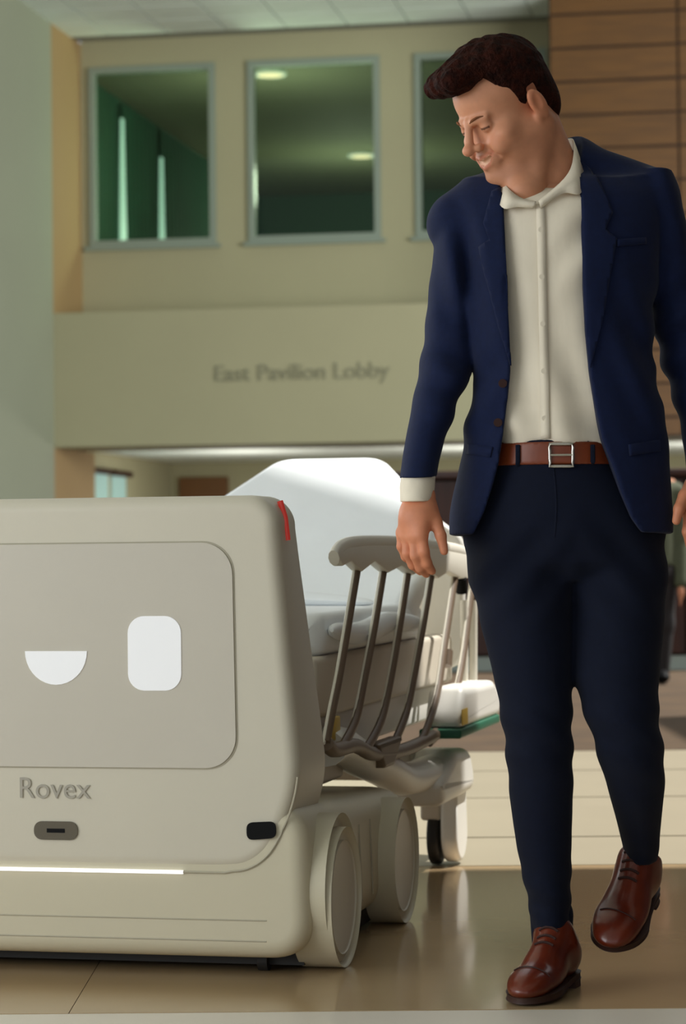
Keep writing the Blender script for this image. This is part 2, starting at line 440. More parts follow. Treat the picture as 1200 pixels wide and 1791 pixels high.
# ------------------------------------------------------------------ the setting
A_B = math.atan(750/FPX)
BF = Frame(P(95, 780, 33.0), A_B); BF.o.z = 0
def bquad(pts): return mesh(pts, [tuple(range(len(pts)))])
# --- floor: cream slabs, a polished brown band, carpet beyond
fe = Vector((P(1200, 1508, 6.6)-P(760, 1516, 6.6)))
def floor_line(px, py):      # a joint line on the floor, running across the lobby
    return PFl(px, py)
FJ = [PFl(980, y).y for y in (1313, 1347, 1394, 1463, 1513)]      # distances of the joints from far to near
YN = PFl(300, 1771).y                                             # near edge of the polished band
tilt = -0.010
def fpt(x, y): return Vector((x, y + tilt*x, 0))
floor = link('floor', mesh([(-16, -3, -.012), (14, -3, -.012), (14, 60, -.012), (-16, 60, -.012)], [(0, 1, 2, 3)]), 'grout', kind='structure')
def slab(name, x0, x1, y0, y1, m, gap=.006, t=.014, til=tilt):
    a = [Vector((x, y+til*x, 0)) for x, y in ((x0+gap, y0+gap), (x1-gap, y0+gap), (x1-gap, y1-gap), (x0+gap, y1-gap))]
    vs = [p+Vector((0, 0, -t)) for p in a]+a
    return link(name, mesh(vs, [(0, 3, 2, 1), (4, 5, 6, 7), (0, 1, 5, 4), (1, 2, 6, 5), (2, 3, 7, 6), (3, 0, 4, 7)]), m, floor)
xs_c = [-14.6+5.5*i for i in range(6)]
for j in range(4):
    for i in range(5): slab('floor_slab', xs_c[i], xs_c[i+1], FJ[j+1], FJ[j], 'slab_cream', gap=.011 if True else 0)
xs_b = [-8.3+2.6*i for i in range(7)]
for i in range(6): slab('polished_floor_slab', xs_b[i], xs_b[i+1], YN, FJ[4], 'slab_brown', gap=.0008, til=-.006)
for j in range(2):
    for i in range(5): slab('floor_slab', xs_c[i], xs_c[i+1], YN-1.2*(j+1), YN-1.2*j, 'slab_cream_lit', til=-.006)
slab('carpet', -14, 13, FJ[0], 52, 'carpet', gap=0)

# --- unseen slab added over the foreground, its edge shaped to place the shadow line
def up_at(p, z): return p + SUN*((z-p.z)/SUN.z)
mz = 3.6
ea, eb = Vector((1.335, 7.095, mz)), Vector((1.487, 7.02, mz))
ed = (eb-ea).normalized()
mo2 = [Vector((-9, -2, mz)), Vector((9, -2, mz)), Vector((9, 7.12, mz)), Vector((2.12, 7.12, mz)), Vector((2.0, 6.775, mz)), ea-ed*9]
nn_ = len(mo2); mv = mo2+[q+Vector((0, 0, .3)) for q in mo2]
link('sun_blocker_slab', fixn(mesh(mv, [tuple(range(nn_))[::-1], tuple(range(nn_, 2*nn_))]+[(i, (i+1) % nn_, nn_+(i+1) % nn_, nn_+i) for i in range(nn_)])), 'ceil', kind='structure')
# --- unseen dark wood wall added to block ambient light from the right
link('light_blocker_right', boxm(WF, 3.3, 3.5, -2, 13, 0, 3.58), 'wood_dark', kind='structure')
# --- left side wall, the wall with the window recess, ceiling
ZC = BF.hit_v(135, 77, 1.45)[2]                 # ceiling height
ZL = BF.hit_v(95, 548, 0)[2]                # ledge under the window recess
ZS = BF.hit_v(300, 779, 0)[2]               # underside of the soffit
RD = 1.45                                   # depth of the recess
UE = BF.hit_v(966, 300, 0)[0]               # where the wood wall starts
link('wall_left', boxm(BF, -.3, 0, -9, -.001, 0, ZC), 'wall_left', kind='structure')
link('wall_soffit', boxm(BF, -.3, UE+7, 0, RD, ZS, ZL), 'wall', kind='structure')
link('wall_reveal', boxm(BF, -.6, 0, 0, RD+.25, ZL, ZC), 'wall_tan', kind='structure')
link('wall_pier', boxm(BF, -.6, 0, 0, 2.0, 0, ZS), 'wall_tan', kind='structure')
# recess back wall with three window openings
wins = []
for (x0, x1, y0, y1) in ((158, 376, 108, 437), (436, 664, 96, 424), (728, 955, 88, 413)):
    a = BF.hit_v(x0, y1, RD); b = BF.hit_v(x1, y0, RD); wins.append([a[0], b[0], a[2], b[2]])
zw0 = sum(w[2] for w in wins)/3; zw1 = sum(w[3] for w in wins)/3
for w in wins: w[2], w[3] = zw0, zw1
U1 = UE+7
bw = link('wall_windows', boxm(BF, 0, U1, RD, RD+.25, ZL-.2, zw0), 'wall', kind='structure')
link('wall_panel', boxm(BF, 0, U1, RD, RD+.25, zw1, ZC+.1), 'wall', bw)
edges = [0]+[e for w in wins for e in (w[0], w[1])]+[U1]
for i in range(0, len(edges), 2):
    link('wall_panel', boxm(BF, edges[i], edges[i+1], RD, RD+.25, zw0, zw1), 'wall', bw)
for i, w in enumerate(wins):
    t = .085
    fr = link('window_%d' % (i+1), None); fr.name = 'window_%d' % (i+1)
    tag(fr, kind='structure')
    for (a, b, c, d) in ((w[0], w[1], w[2], w[2]+t), (w[0], w[1], w[3]-t, w[3]), (w[0], w[0]+t, w[2]+t, w[3]-t), (w[1]-t, w[1], w[2]+t, w[3]-t)):
        link('window_frame', boxm(BF, a, b, RD-.05, RD+.12, c, d), 'frame', fr)
    link('window_sill', boxm(BF, w[0]-.06, w[1]+.06, RD-.09, RD-.002, w[2]-.05, w[2]), 'frame', fr)
    link('pane', boxm(BF, w[0]+t, w[1]-t, RD+.05, RD+.065, w[2]+t, w[3]-t), 'glass', fr)
# ceiling with tiles
ceil = link('ceiling', boxm(BF, -4, U1, -9, RD, ZC+.03, ZC+.2), 'ceil_gap', kind='structure')
T = .82; tm = None
for i in range(-2, 13):
    for j in range(-4, 2):
        u, v = -.3+i*T, RD-1.6*T+j*T
        if tm is None:
            tm = boxm(Frame((0, 0, 0), A_B), .012, T-.012, .012, T-.012, -.012, .03); tm.materials.append(M['ceil'])
        if j == 1 and v+T > RD: continue
        link('ceiling_tile', tm, None, ceil, loc=BF(u, v, ZC))
# room seen through the windows
rm = .04
UG = wins[0][0]-.25; RB = 13.0; ZG = zw1+.05
link('wall_green_room', boxm(BF, UG-.2, UG, RD+.26, RD+RB, ZL-.5, ZG), 'green_wall', kind='structure')
link('wall_green_back', boxm(BF, UG, U1, RD+RB, RD+RB+.2, ZL-.5, ZG), 'green_wall', kind='structure')
link('wall_green_side', boxm(BF, U1, U1+.2, RD+.26, RD+RB, ZL-.5, ZG), 'green_wall', kind='structure')
link('ceiling_green_room', boxm(BF, UG, U1, RD+.26, RD+RB, ZG, ZG+.2), 'green_ceil', kind='structure')
link('floor_green_room', boxm(BF, UG, U1, RD+.26, RD+RB, ZL-.4, ZL-.2), 'carpet', kind='structure')
# curtains along the left side of that room, daylight in the gaps between them
def hitc(px, py): return BF.hit_u(px, py, UG+.12)
cv = [RD+.5, hitc(215, 300)[1], hitc(283, 300)[1], RD+RB-.3]
for i, lab in enumerate(('dark green curtain nearest the window corner', 'dark green curtain between the two daylight slits', 'wide dark green curtain beyond the daylight slits')):
    v0, v1 = cv[i]+(.0 if i == 0 else .10), cv[i+1]-.10; vs = []; fs = []; n = max(24, int((v1-v0)*16))
    for a in range(n+1):
        for b in range(2):
            f = a/n; z = ZL-.15 if b == 0 else ZG-.1
            pull = (.12 if b == 0 else 0.0)
            v = v0+(v1-v0)*f
            if i < 2 and f > .5: v -= pull*(f-.5)*2
            if i > 0 and f < .5: v += pull*(.5-f)*2
            vs.append(BF(UG+.08+.04*math.sin(a*1.6), v, z))
    for a in range(n): fs.append((a*2, a*2+2, a*2+3, a*2+1))
    me = mesh(vs, fs); link('curtain', me, 'curtain', label=lab, cat='curtain', smooth=True)
for i in (1, 2):
    zb, ztp = ZL+.0, ZG-(.35 if i == 1 else .55); q = [(cv[i]-.30, zb), (cv[i]+.30, zb), (cv[i]+.20, zb+.9), (cv[i]+.05, ztp), (cv[i]-.05, ztp), (cv[i]-.20, zb+.9)]
    link('window_%d' % (3+i), rprism(q, UG+.10, UG+.13, 0, 0, lambda a, d, z: BF(d, a, z)), 'dayslit', kind='structure')
def disc(c, r, n=20, t=.03):
    return tube([c, c-Vector((0, 0, t))], r, n)
for (px, py, lab) in ((473, 126, 'round downlight on green room ceiling near the pane corner'), (632, 269, 'round downlight deeper on the green room ceiling')):
    d = ray(px, py); p = CAM+d*((ZG-HC)/d.z)
    r = empty('downlight', p, lab, 'light')
    link('lens', disc(p-Vector((0, 0, .02)), .17), 'lampglow', r); link('trim_ring', tube([p+Vector((.2*math.cos(a*math.pi/12), .2*math.sin(a*math.pi/12), -.02)) for a in range(24)], .03, 6, True), 'ceil', r)
    lamp('downlight_lamp', 'POINT', p-Vector((0, 0, 1.6)), p-Vector((0, 0, 3)), 230, (1, .92, .82), shadow_soft_size=.3)
# lobby seen under the soffit
LV = 9.0
link('wall_lobby_back', boxm(BF, -1, U1, LV, LV+.2, 0, ZS+.6), 'wall', kind='structure')
link('wall_lobby_side', boxm(BF, -1.2, -.6, 2.0, LV, 0, ZS+.6), 'wall', kind='structure')
link('ceiling_lobby', boxm(BF, -1, U1, RD, LV, ZS+.12, ZS+.3), 'ceil', kind='structure')
def onback(x0, x1, y0, y1, v, name, m, kind='structure', d=.06):
    a = BF.hit_v(x0, y1, v); b = BF.hit_v(x1, y0, v)
    return link(name, boxm(BF, a[0], b[0], v-d, v-.002, max(0, a[2]), b[2]), m, kind=kind)
def onside(x0, x1, y0, y1, name, m, d):
    a = BF.hit_u(x0, y1, -.6); b = BF.hit_u(x1, y0, -.6); zt_ = BF.hit_u((x0+x1)/2, y0, -.6)[2]
    return link(name, boxm(BF, -.598, -.6+d, a[1], b[1], max(.3, a[2]), zt_), m, kind='structure')
onside(156, 186, 828, 1010, 'window_6', 'bluewin', .03); onside(195, 217, 832, 1010, 'window_7', 'bluewin', .03)
onside(155, 188, 819, 827, 'trim_1', 'wood_dark', .10); onside(192, 222, 824, 832, 'trim_2', 'wood_dark', .10)
onback(318, 400, 834, 1100, LV, 'door_1', 'browndoor', d=.1)
for i in range(3): lamp('lobby_fill', 'POINT', BF(1.5+3.5*i, 5.0, ZS-.9), BF(1+3*i, 5.5, 0), 70, (1, .95, .84), shadow_soft_size=.4)  # added fill lights without fixtures, to brighten the lobby
# lettering on the soffit
tx = textm('East Pavilion Lobby', .40, .012)
c = BF.hit_v(527, 651, -.013)
w = [v.co.x for v in tx.vertices]; sc_ = (BF.hit_v(680, 651, 0)[0]-BF.hit_v(375, 651, 0)[0])/(max(w)-min(w))
lo = link('wall_lettering', None, label='thin grey raised lettering on the soffit below the windows', cat='sign')
lo.matrix_world = Matrix.Translation(BF(c[0], -.013, c[2])) @ Matrix.Rotation(-A_B, 4, 'Z') @ Matrix.Rotation(math.pi/2, 4, 'X') @ Matrix.Scale(sc_, 4)
letters(tx, 'letter', lo)
# wood panelled wall at the right
WV = -.25
ww = link('wall_wood', boxm(BF, UE, UE+5.2, WV+.03, -.002, ZS, ZC), 'wood_gap', kind='structure')
us = [UE, BF.hit_v(1187, 200, WV)[0], BF.hit_v(1410, 200, WV)[0], UE+5.2]
zj = [BF.hit_v(1075, y, WV)[2] for y in (12, 81, 138, 193, 248)]; dz = (zj[0]-zj[4])/4
zz = [zj[1]+dz*i for i in range(-12, 4)]
for a in range(3):
    for k in range(len(zz)-1):
        z0, z1 = max(zz[k], ZS), min(zz[k+1], ZC)
        if z1-z0 > .06: link('wood_panel', boxm(BF, us[a]+.016, us[a+1]-.016, WV, WV+.03, z0+.018, z1-.018), 'wood', ww)
# reception desk in the distance
DV = 17.4
dp0 = P(705, 1180, DV); dp1 = P(1330, 1180, DV-.3)
DF = Frame((dp0.x, dp0.y, 0), A_B*.35); DL = (dp1-dp0).length
r = empty('reception_desk', DF(DL/2, .4, 0), 'dark reddish wood reception desk with a pale plinth', 'desk')
zt = P(790, 824, DV).z
link('desk_body', boxm(DF, 0, DL, .05, .8, .10, zt-.06), 'wood_gap', r)
np_ = 5
for i in range(np_): link('front_panel', boxm(DF, DL*i/np_+.01, DL*(i+1)/np_-.01, .02, .05, .12, zt-.07), 'wood_dark', r)
link('desk_top', boxm(DF, -.05, DL+.05, -.04, .85, zt-.055, zt, .01), 'wood_dark', r)
link('plinth', boxm(DF, 0, DL, .03, .8, 0, .098), 'plinth', r)

# ------------------------------------------------------------------ the robot
A_R = math.radians(12.8); BOW = 0.0
RO = P(98, 1000, 4.95); RF = Frame((RO.x, RO.y, 0), A_R)
rob = empty('delivery_robot', RF(0, .3, 0), 'cream hospital bed-moving robot with white screen face and side wheels', 'robot')
def body_map(x, y, z):
    f = min(1, max(0, (z-.2)/.72))
    yy = y if y < .06 else .06+(y-.06)*(1.0-.62*f)
    return RF(x, yy+BOW*(x/.45)**2, z)
ol = [(.335, .205), (.385, .212), (.426, .240), (.455, .288), (.476, .342), (.486, .400)]
sm = smoothline([(a_, b_, 0) for a_, b_ in [(.25, .204)]+ol+[(.4835, .46), (.477, .54), (.470, .62), (.462, .72), (.455, .80), (.4497, .869)]], 66)
outl = [(p.x, p.y) for p in sm]+arc(.392, .875, .058, -2, 90, 10)[1:]
sm = [p for p in sm if p.y < .40]
outl = outl+[(-x, z) for x, z in reversed(outl)]
link('body_shell', rprism(outl, 0, .30, .026, .04, body_map), 'robot', rob)
bmap = lambda x, y, z: RF(x, y+BOW*(x/.45)**2, z)
bo = roundpoly([(-.508, .036), (.508, .036), (.500, .34), (-.500, .34)], [.085, .085, .085, .085], 12)
def base_map(x, y, z): return RF(x, y, z if z < .2 else .2+(z-.2)*(1-.40*max(0, y)/.96))
link('base_shell', rprism(bo, .003, .96, .034, .04, base_map), 'robot_base', rob)
link('underbody', boxm(RF, -.47, .47, .10, .90, .012, .05), 'rubber', rob)
for y in (.06, ):
    pass
# seam lines on the base front
def strip(pts, y, w, m, name, par=rob, th=.004):
    q = [RF(x, y+BOW*(x/.45)**2, z) for x, z in pts]
    return link(name, tube(q, w, 6), m, par)
strip([(-.42+.042*i, .072) for i in range(21)], .0035, .0018, 'seam', 'seam')
strip([(-.42+.042*i, .112) for i in range(21)], .0030, .0016, 'seam', 'seam')
# face panel
po = rrect(-.362, .362, .405, .842, .062, 10)
po = [(x*(1+.035*(.62-z)), z) for x, z in po]
def curved_plate(outl, y0, y1, r, m, name, par):
    xs = [p[0] for p in outl]
    # strips across x so that the plate follows the bowed front
    return link(name, rprism(outl, y0, y1, r, .0, bmap, 3), m, par)
def bowed(outl, yf, th, bev, m, name, par, nx=28):
    """thin plate with the outline, tessellated by columns so it follows the bow of the front"""
    import bmesh
    b = bmesh.new(); ring = [b.verts.new((x, 0, z)) for x, z in outl]; f = b.faces.new(ring)
    x0 = min(p[0] for p in outl); x1 = max(p[0] for p in outl)
    for i in range(1, nx):
        x = x0+(x1-x0)*i/nx
        bmesh.ops.bisect_plane(b, geom=b.verts[:]+b.edges[:]+b.faces[:], plane_co=(x, 0, 0), plane_no=(1, 0, 0))
    r = bmesh.ops.extrude_face_region(b, geom=b.faces[:])
    for v in [g for g in r['geom'] if isinstance(g, bmesh.types.BMVert)]: v.co.y = -th
    for v in b.verts: v.co = bmap(v.co.x, yf+v.co.y, v.co.z)
    bmesh.ops.recalc_face_normals(b, faces=b.faces[:])
    me = bpy.data.meshes.new(name); b.to_mesh(me); b.free(); autosmooth(me, 30)
    return link(name, me, m, par)
bowed([(x*1.009, .6235+(z-.6235)*1.014) for x, z in po], .0005, .0015, 0, 'seam', 'panel_gap', rob)
fp = bowed(po, .0003, .004, 0, 'robot_panel', 'face_panel', rob)
eo = rrect(.148, .256, .555, .700, .033, 8)
for s in (1, -1):
    e = eo if s == 1 else [(-x, z) for x, z in reversed(eo)]
    bowed(e, -.0032, .0022, 0, 'glow', 'eye', fp, 8)
mo = [(-.062, .630), (-.058, .612)]+arc(0, .622, .058, 195, 345, 14)+[(.058, .612), (.062, .630)]
mo = [(-.064, .632)]+[(.064*math.cos(math.radians(a)), .632+.066*math.sin(math.radians(a))) for a in range(190, 351, 10)]+[(.064, .632)]
bowed(mo, -.0032, .0022, 0, 'glow', 'mouth', fp, 8)
# logo
tx = textm('Rovex', .06, .0004)
w = [v.co.x for v in tx.vertices]; s_ = .146/(max(w)-min(w))
lg = link('logo', tx, 'logo', rob)
lg.matrix_world = Matrix.Translation(RF(-.007, -.0025, .361)) @ Matrix.Rotation(-A_R, 4, 'Z') @ Matrix.Rotation(math.pi/2, 4, 'X') @ Matrix.Scale(s_, 4)
lg.matrix_parent_inverse = Matrix.Translation(-rob.location); lg.matrix_world = Matrix.Translation(RF(-.007, -.0025, .361)) @ Matrix.Rotation(-A_R, 4, 'Z') @ Matrix.Rotation(math.pi/2, 4, 'X') @ Matrix.Scale(s_, 4)
bowed(rrect(-.049, .041, .262, .298, .016, 6), .0005, .004, 0, 'sensor', 'sensor_window', rob, 6)
bowed([(-.022, .276), (.015, .276), (.015, .284), (-.022, .284)], -.0035, .001, 0, 'black', 'sensor_lens', rob, 2)
for s in (1, -1):
    c = [(x, z) for x, z in roundpoly([(.384, .267), (.442, .272), (.442, .304), (.384, .301)], .013, 5)]
    if s < 0: c = [(-x, z) for x, z in reversed(c)]
    bowed(c, .0005, .005, 0, 'black', 'corner_camera', rob, 6)
bowed([(-.255, .1995), (.255, .1995), (.255, .2065), (-.255, .2065)], .002, .005, 0, 'led', 'light_strip', rob, 24)
strip([(.255+.014*i, .203) for i in range(7)]+[(p.x, p.y) for p in sm if p.x > .345], .001, .0022, 'seam', 'seam')
strip([(-.255-.014*i, .203) for i in range(7)]+[(-p.x, p.y) for p in sm if p.x > .345], .001, .0022, 'seam', 'seam')
for s in (1, -1):
    q = [body_map(s*(.4535-.0012*i-.008*max(0, i-4)/4), .075, .845+.011*i) for i in range(8)]
    link('tail_light', tube(q, .006, 8), 'red', rob)
# wheels with covers and fenders
for s in (1, -1):
    for y in (.168, .775):
        circ = [(y+.138*math.cos(2*math.pi*i/48), .1385+.138*math.sin(2*math.pi*i/48)) for i in range(48)]
        mp = (lambda a, d, z, s=s: RF(s*d, a, z))
        wh = link('wheel', rprism(circ, .530, .48, .012, .02, mp, 5), 'robot_base', rob)
        c2 = [(y+.112*math.cos(2*math.pi*i/40), .1385+.112*math.sin(2*math.pi*i/40)) for i in range(40)]
        link('wheel_cover', rprism(c2, .533, .526, .004, 0, mp, 3), 'robot', wh)
        if y < .5:
            fo = [(y+.146*math.cos(2*math.pi*i/48), .158+.146*math.sin(2*math.pi*i/48)) for i in range(48)]
            link('fender', rprism(fo, .518, .48, .014, .0, mp, 5), 'robot_base', rob)
    for y in (.36, .46, .57):
        link('side_seam', tube([RF(s*.5082, y, .09), RF(s*.5045, y, .20), RF(s*.5025, y, .25)], .0018, 6), 'seam', rob)
    link('castor', tube([RF(s*.42, .62, .028), RF(s*.44, .62, .028)], .028, 16), 'rubber', rob)
    link('castor', tube([RF(s*.38, .10, .022), RF(s*.40, .10, .022)], .022, 16), 'rubber', rob)

# ------------------------------------------------------------------ the hospital bed docked behind the robot
bed = empty('hospital_bed', RF(.05, 1.6, 0), 'white hospital bed with raised backrest and slatted side rail behind the robot', 'bed')
BL = .47
def bu(px, py, u=BL): return RF(*RF.inv(PPl(px, py, RF(u, 0, 0), RF.L)))
# mattress: flat part and raised back
mo_ = roundpoly([(-.40, .60), (.42, .60), (.42, .695), (-.40, .695)], .035, 6)
link('mattress', rprism(mo_, .50, 1.62, .04, .02, lambda x, y, z: RF(x, y, z+.006*math.sin(x*9+y*4)), 5), 'sheet', bed)
def back_map(x, y, t): # t along the slope 0..1, y thickness
    v0, z0 = 1.36, .64; v1, z1 = 1.90, 1.085
    return RF(x+.115, v0+(v1-v0)*t+y*.62, z0+(z1-z0)*t-y*.75+.0)
bo_ = roundpoly([(-.48, 0), (.29, 0), (.325, .40), (.34, .62), (.145, 1.0), (-.145, 1.0), (-.355, .62), (-.46, .40)], [.02, .02, .1, .1, .09, .09, .1, .1], 6)
import bmesh
def plate3(outl, th, bev, mp, nx=1, nz=1):
    return rprism(outl, 0, th, bev, bev, mp, 5)
link('backrest', rprism(bo_, 0, .11, .03, .03, lambda x, y, z: back_map(x, y, z), 5), 'sheet', bed)
# pillow-like fold of the sheet where the back meets the seat
fold = smoothline([RF(-.36, 1.30, .70), RF(-.1, 1.24, .715), RF(.15, 1.27, .71), RF(.38, 1.22, .70)], 24)
link('sheet_fold', tube(fold, [.004+.032*math.sin(math.pi*i/24)**.6 for i in range(25)], 10, rz=.6), 'sheet', bed)
fold = smoothline([RF(.435, .52, .655), RF(.437, .8, .64), RF(.436, 1.1, .655), RF(.437, 1.5, .64)], 24)
link('sheet_edge', tube(fold, [.004+.024*math.sin(math.pi*i/24)**.4 for i in range(25)], 10), 'sheet', bed)
# deck
link('deck', boxm(RF, -.40, .425, .42, 2.0, .47, .60, .012), 'bedbeige', bed)
link('frame_beam', boxm(RF, .30, .40, .30, 1.95, .38, .47, .01), 'bedwhite', bed)
link('frame_beam', boxm(RF, -.36, -.26, .30, 1.95, .38, .47, .01), 'bedwhite', bed)
# side rail
for s in (1, -1):
    def rp(px, py, s=s):
        q = RF.inv(bu(px, py)); return RF(q[0] if s == 1 else -q[0]+.03, q[1], q[2])
    rail = link('side_rail', tube(smoothline([rp(584, 976), rp(592, 962), rp(612, 953), rp(650, 950), rp(700, 951), rp(750, 956), rp(795, 962), rp(822, 972)], 36), .012, 10, rz=1.5), 'railtop', bed)
    pl = [(584, 975), (600, 957), (640, 953), (700, 954), (760, 960), (822, 972), (826, 1010), (800, 1012), (778, 1000), (760, 1012), (738, 994), (716, 1006), (695, 990), (672, 1002), (648, 982), (625, 1000), (606, 982), (592, 990)]
    pl2 = [RF.inv(rp(x, y)) for x, y in pl]
    pts2 = [(q[1], q[2]) for q in pl2]; uu = pl2[0][0]
    link('rail_cap', rprism(pts2[::-1], uu-.012, uu+.012, .004, .004, lambda a, d, z: RF(d, a, z), 2), 'railtop', rail)
    SL = [[(625, 996), (611, 1080), (594, 1180), (581, 1245), (571, 1300)], [(672, 992), (656, 1090), (637, 1190), (622, 1260), (598, 1308)],
          [(714, 1000), (700, 1090), (685, 1180), (667, 1260), (640, 1312)], [(755, 1004), (741, 1090), (725, 1180), (710, 1250), (684, 1312)],
          [(796, 1010), (778, 1130), (764, 1220), (740, 1290), (722, 1308)], [(828, 1010), (812, 1140), (796, 1220), (778, 1268), (752, 1298)]]
    for q in SL:
        ln = smoothline([rp(*p) for p in q], 16)
        link('rail_slat', tube(ln, [.0085]*17, 8, rz=1.5), 'slat', rail)
        ln2 = [p-RF.D*.011+RF.L*(-.004*s) for p in ln]
        link('slat_highlight', tube(ln2, [.0045]*17, 6), 'railtop', rail)  # pale tube standing in for the highlight along each slat
    link('bottom_rail', tube(smoothline([rp(571, 1300), rp(585, 1312), rp(620, 1304), rp(650, 1318), rp(690, 1316), rp(730, 1302), rp(770, 1280), rp(792, 1268)], 30), .016, 10), 'slat', rail)
    link('rail_clip', tube([rp(806, 1012), rp(808, 1036)], .016, 8), 'black', rail)
    link('rail_clip', tube([rp(783, 1138), rp(781, 1165)], .014, 8), 'slat', rail)
    by = RF.inv(rp(672, 1320))
    bp = [(by[1]-.10, .375), (by[1]-.05, .335), (by[1]+.05, .335), (by[1]+.12, .375), (by[1]+.14, .395), (by[1]-.12, .395)]
    link('rail_bracket', rprism(roundpoly(bp, .03, 4), by[0]-.02, by[0]+.015, .008, .008, lambda a, d, z: RF(d, a, z), 3), 'slat', rail)
# headboard posts and end bumper
link('headboard', rprism(roundpoly([(-.40, .50), (.44, .50), (.44, .86), (.33, .94), (-.29, .94), (-.40, .86)], .06, 5), 2.10, 2.14, .012, .012, lambda x, y, z: RF(x, y, z), 3), 'bedwhite', bed)
for px in (812, 828): link('head_post', tube([bu(px, 1050, .46), bu(px, 1195, .46)], .011, 8), 'railtop', bed)
q0 = RF.inv(bu(778, 1285, .50)); q1 = RF.inv(bu(852, 1190, .50))
bm_ = roundpoly([(q0[1]+.02, q0[2]+.01), (q1[1]+.0, q0[2]+.005), (q1[1]+.03, q1[2]-.035), (q1[1]-.08, q1[2]+.005), (q0[1]+.10, q1[2]+.01)], .03, 5)
link('end_bumper', rprism(bm_, .44, .535, .02, .02, lambda a, d, z: RF(d, a, z), 4), 'bedwhite', bed)
link('bumper_strip', boxm(RF, .43, .538, q0[1]+.02, q1[1]-.02, q0[2]-.012, q0[2]+.012, .006), 'green', bed)
link('warning_tag', boxm(RF, .536, .538, q0[1]+.04, q0[1]+.12, q0[2]+.02, q0[2]+.06), 'yellow', bed)
p = bu(582, 1275, .44); link('yellow_tag', boxm(Frame(p, A_R), -.006, .006, -.05, .05, -.025, .025, .004), 'yellow', bed)
# undercarriage: column, curved covers and castors
link('lift_column', boxm(RF, .10, .40, .42, .78, .319, .40, .012), 'bedbeige', bed)
cvp = [RF(.42, .50, .405), RF(.42, .62, .405), RF(.42, .85, .355), RF(.43, 1.05, .315), RF(.43, 1.25, .275), RF(.44, 1.45, .265), RF(.44, 1.65, .265), RF(.44, 1.85, .26)]
link('leg_cover', tube(smoothline(cvp, 30), .05, 12, rz=.8), 'bedwhite', bed)
link('crossbeam', boxm(RF, -.40, .40, 1.55, 1.75, .24, .32, .02), 'bedbeige', bed)
for s in (1, -1):
    cx, cy = .440*s+(.0 if s == 1 else .05), 1.80
    cap = [(cy-.34, .185), (cy+.09, .185), (cy+.10, .24), (cy+.04, .305), (cy-.16, .315), (cy-.40, .25)]
    ct = link('castor_housing', rprism(roundpoly(cap, .05, 5), cx-.068, cx+.062, .03, .03, lambda a, d, z: RF(d, a, z), 4), 'bedwhite', bed)
    circ = [(cy+.01+.075*math.cos(2*math.pi*i/32), .076+.075*math.sin(2*math.pi*i/32)) for i in range(32)]
    link('castor_wheel', rprism(circ, cx-.042, cx-.012, .008, .008, lambda a, d, z: RF(d, a, z), 3), 'rubber', ct)
    sh = [(cy+.02+.085*math.cos(math.radians(a)), .092+.085*math.sin(math.radians(a))) for a in range(190, 351, 10)]+[(cy+.085, .20), (cy-.055, .20)]
    link('castor_shield', rprism(sh, cx-.005, cx+.04, .012, .012, lambda a, d, z: RF(d, a, z), 3), 'bedwhite', ct)
    link('castor_fork', boxm(RF, cx-.06, cx-.005, cy-.05, cy+.03, .12, .20, .01), 'bedbeige', ct)

# ------------------------------------------------------------------ the man
YM = 4.70
man = empty('person', (P(960, 1740, YM).x, YM, 0), 'man in navy suit and open-necked white shirt walking, looking down at the robot', 'person')
def nz(X, Y, Z, f, s):
    return np.sin(X*f[0]+Y*f[1]+Z*f[2]+s)*np.sin(X*f[2]*.7-Y*f[0]*.9+Z*f[1]*.6+s*1.7)
# --- trousers
LEG_L = [(900, 850, 995, 4.70, .096), (940, 826, 1003, 4.70, .106), (985, 815, 1006, 4.70, .108), (1050, 832, 1004, 4.69, .104), (1100, 843, 1002, 4.68, .099), (1200, 868, 1001, 4.67, .088), (1290, 882, 1002, 4.665, .080), (1400, 893, 1001, 4.69, .072), (1500, 908, 999, 4.72, .066), (1600, 928, 997, 4.745, .062), (1626, 931, 996, 4.75, .062)]
LEG_R = [(900, 985, 1122, 4.70, .096), (940, 987, 1150, 4.705, .106), (985, 990, 1166, 4.71, .108), (1050, 996, 1165, 4.69, .104), (1100, 1000, 1160, 4.675, .100), (1180, 1003, 1153, 4.65, .092), (1250, 1022, 1152, 4.635, .086), (1300, 1040, 1158, 4.64, .082), (1350, 1054, 1162, 4.67, .078), (1400, 1070, 1160, 4.72, .074), (1450, 1083, 1155, 4.79, .070), (1505, 1094, 1150, 4.86, .066)]
PEL = [(772, 858, 1078, YM, .108), (815, 848, 1092, YM, .110), (870, 828, 1135, YM, .118), (930, 812, 1164, YM, .124), (985, 818, 1164, YM, .112), (1012, 836, 1148, YM, .08)]
f = Field((.12, 4.48, .10), (.66, 5.0, 1.05), .005)
f.loft(PEL, .02); f.loft(LEG_L, .014); f.loft(LEG_R, .014)
def wr(X, Y, Z):
    k = P(935, 1290, 4.66).z
    a = .0028*np.sin((Z-k)*95+X*40+Y*18)*np.exp(-((Z-k)/.085)**2)
    zc = P(1000, 990, 4.66).z
    a = a+.003*np.sin((Z-zc)*60+np.abs(X-P(1000, 990, 4.66).x)*70)*np.exp(-((Z-zc)/.09)**2)
    zh = P(960, 1600, 4.7).z
    return a+.0022*np.sin((Z-zh)*110+X*50)*np.exp(-((Z-zh-.03)/.07)**2)+.0012*nz(X, Y, Z, (17, 11, 23), .3)
f.add(wr, f.lo, f.lo+f.n*f.h, mode='d')
V, Q = f.mesh(); link('trousers', npmesh(V, Q), 'trouser', man)
